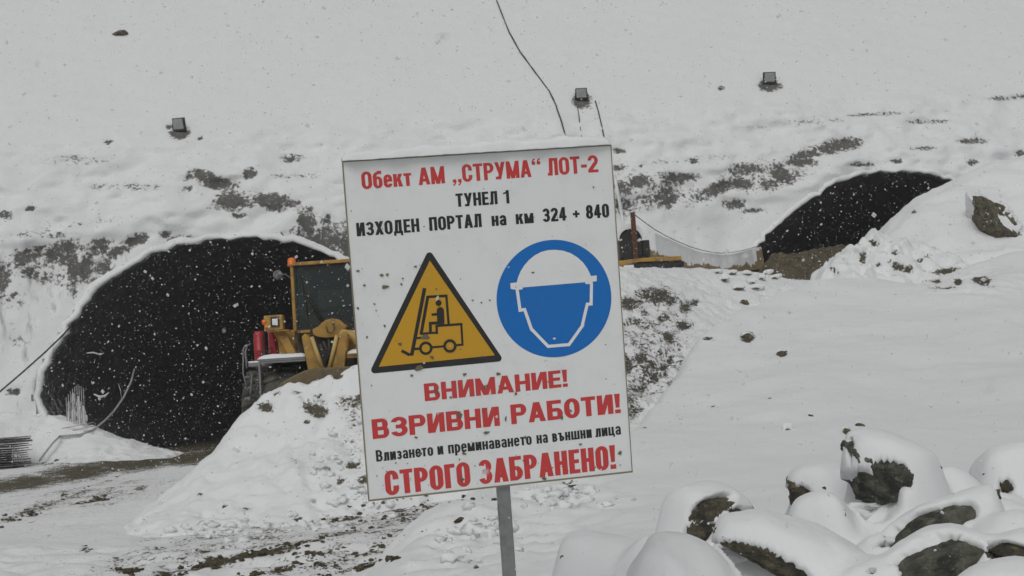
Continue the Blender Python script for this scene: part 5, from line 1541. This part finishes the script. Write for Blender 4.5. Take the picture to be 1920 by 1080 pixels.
for k, (pts, w_) in enumerate([([(162, 662), (175, 661), (188, 665), (195, 662)], .03), ([(176, 739), (186, 744), (196, 743), (204, 736)], .045), ([(222, 720), (226, 732), (228, 748)], .012)]):
    P = []
    for p in pts:
        P.append(at(p[0], p[1], 45.2 + .3 * (p[0] - 175) / 20))
    o = MB().tube(P, [w_ * .4] + [w_] * (len(P) - 2) + [w_ * .4], 7).build('snow_ledge', M_SNOW)
    tag(o, ['thin snow ledge on the dark left tunnel wall, uppermost', 'curved snow ledge on the dark left tunnel wall, lowest and thickest', 'faint sliver of snow right of the lowest ledge on the left tunnel wall'][k], 'snow')
# stack of mats at the far left edge
st = empty('mesh_stack', tuple(at(5, 884, 39.5)), 'stack of snow dusted reinforcing mats at the far left edge', 'mesh stack')
mb = MB()
for k in range(14):
    z_ = 884 - 4.4 * k
    a, b = at(-40, z_, 39.5), at(27 - random.random() * 12, z_ - 3, 39.5)
    mb.box((a[0], 39.3 + random.random() * .3, a[2] + random.random() * .02), (b[0], 41, a[2] + .03 + .03 * random.random()))
mb.build('mat_layers', M_MAT, st)
mb = MB()
for k in range(6):
    mb.tube([at(24 + 3.5 * k, 836 + 3 * k, 39.4), at(24 + 4 * k, 866, 39.2)], .012, 5)
for k in range(6):
    mb.tube([at(24, 840 + 5 * k, 39.4), at(28 + 3.2 * k, 838 + 5 * k, 39.3)], .012, 5)
mb.build('wire_sheet', M_WIRE, st)

# ------------------------------------------------------------------ falling snow
r = np.random.default_rng(99)
NF = 100000
Yf = 2.6 + (50 - 2.6) * r.random(NF * 2) ** 0.6
half = 0.5 * Yf + 2.0
Xf = (r.random(NF * 2) * 2 - 1) * half
Zf = -0.2 + (r.random(NF * 2)) * (1.9 + 0.36 * Yf)
ok = (Zf > 0.2) & (Yf < wall_y(Xf) - 1)
Xf, Yf, Zf = Xf[ok][:NF], Yf[ok][:NF], Zf[ok][:NF]
nr_ = [(830, 68, .42), (1855, 725, .36), (1400, 480, .7), (910, 885, .6), (70, 120, .55), (1210, 305, .75), (660, 320, .9), (420, 620, .8), (1590, 240, .7), (1300, 950, .6), (250, 1010, .7)]
NP_ = np.array([at(*q) for q in nr_])                       # a few flakes close by, out of focus
Xf, Yf, Zf = np.concatenate([Xf, NP_[:, 0]]), np.concatenate([Yf, NP_[:, 1]]), np.concatenate([Zf, NP_[:, 2]])
n = len(Xf)
U = np.array([(1, 0, 0), (-1, 0, 0), (0, 1, 0), (0, -1, 0), (0, 0, 1), (0, 0, -1)], float)
F = np.array([(0, 2, 4), (2, 1, 4), (1, 3, 4), (3, 0, 4), (2, 0, 5), (1, 2, 5), (3, 1, 5), (0, 3, 5)])
size = 0.0028 + 0.0085 * r.random(n) ** 3.0
size[-len(NP_):] = 0.0016
shp = r.uniform(0.6, 1.3, (n, 3))
V = U[None] * (size[:, None] * shp)[:, None, :]
sk = r.normal(size=(n, 2)) * .35
V[:, :, 0] += V[:, :, 2] * sk[:, :1]
V = V + np.stack([Xf, Yf, Zf], -1)[:, None, :]
Fq = (F[None] + 6 * np.arange(n)[:, None, None]).reshape(-1, 3)
me = raw_mesh('falling_snow', V.reshape(-1, 3), Fq)
M_FLAKE, t_, p_ = new_mat('snow_flake')
p_.inputs['Base Color'].default_value = (.95, .955, .96, 1)
p_.inputs['Roughness'].default_value = .8
_tl = t_.nodes.new('ShaderNodeBsdfTranslucent')          # thin ice crystals let the light through
_tl.inputs[0].default_value = (.96, .965, .97, 1)
_mx = t_.nodes.new('ShaderNodeMixShader')
_mx.inputs[0].default_value = .5
t_.links.new(p_.outputs[0], _mx.inputs[1])
t_.links.new(_tl.outputs[0], _mx.inputs[2])
_tr = t_.nodes.new('ShaderNodeBsdfTransparent')
_m2 = t_.nodes.new('ShaderNodeMixShader')
_m2.inputs[0].default_value = .42
t_.links.new(_mx.outputs[0], _m2.inputs[1])
t_.links.new(_tr.outputs[0], _m2.inputs[2])
t_.links.new(_m2.outputs[0], t_.nodes['Material Output'].inputs[0])
tag(link('falling_snow', me, M_FLAKE), 'snowflakes drifting down through the air', 'snowfall', kind='stuff')

# ------------------------------------------------------------------ snow-laden air
hz_ = MB().box((-90, -40, -3), (90, 130, 38)).build('haze', None)
mv = bpy.data.materials.new('haze')
mv.use_nodes = True
mv.node_tree.nodes.remove(mv.node_tree.nodes['Principled BSDF'])
pv = mv.node_tree.nodes.new('ShaderNodeVolumePrincipled')
pv.inputs['Color'].default_value = (.95, .96, .97, 1)
pv.inputs['Density'].default_value = 0.0011
mv.node_tree.links.new(pv.outputs[0], mv.node_tree.nodes['Material Output'].inputs['Volume'])
hz_.data.materials.append(mv)
tag(hz_, 'thin haze of falling snow', 'haze', kind='stuff')
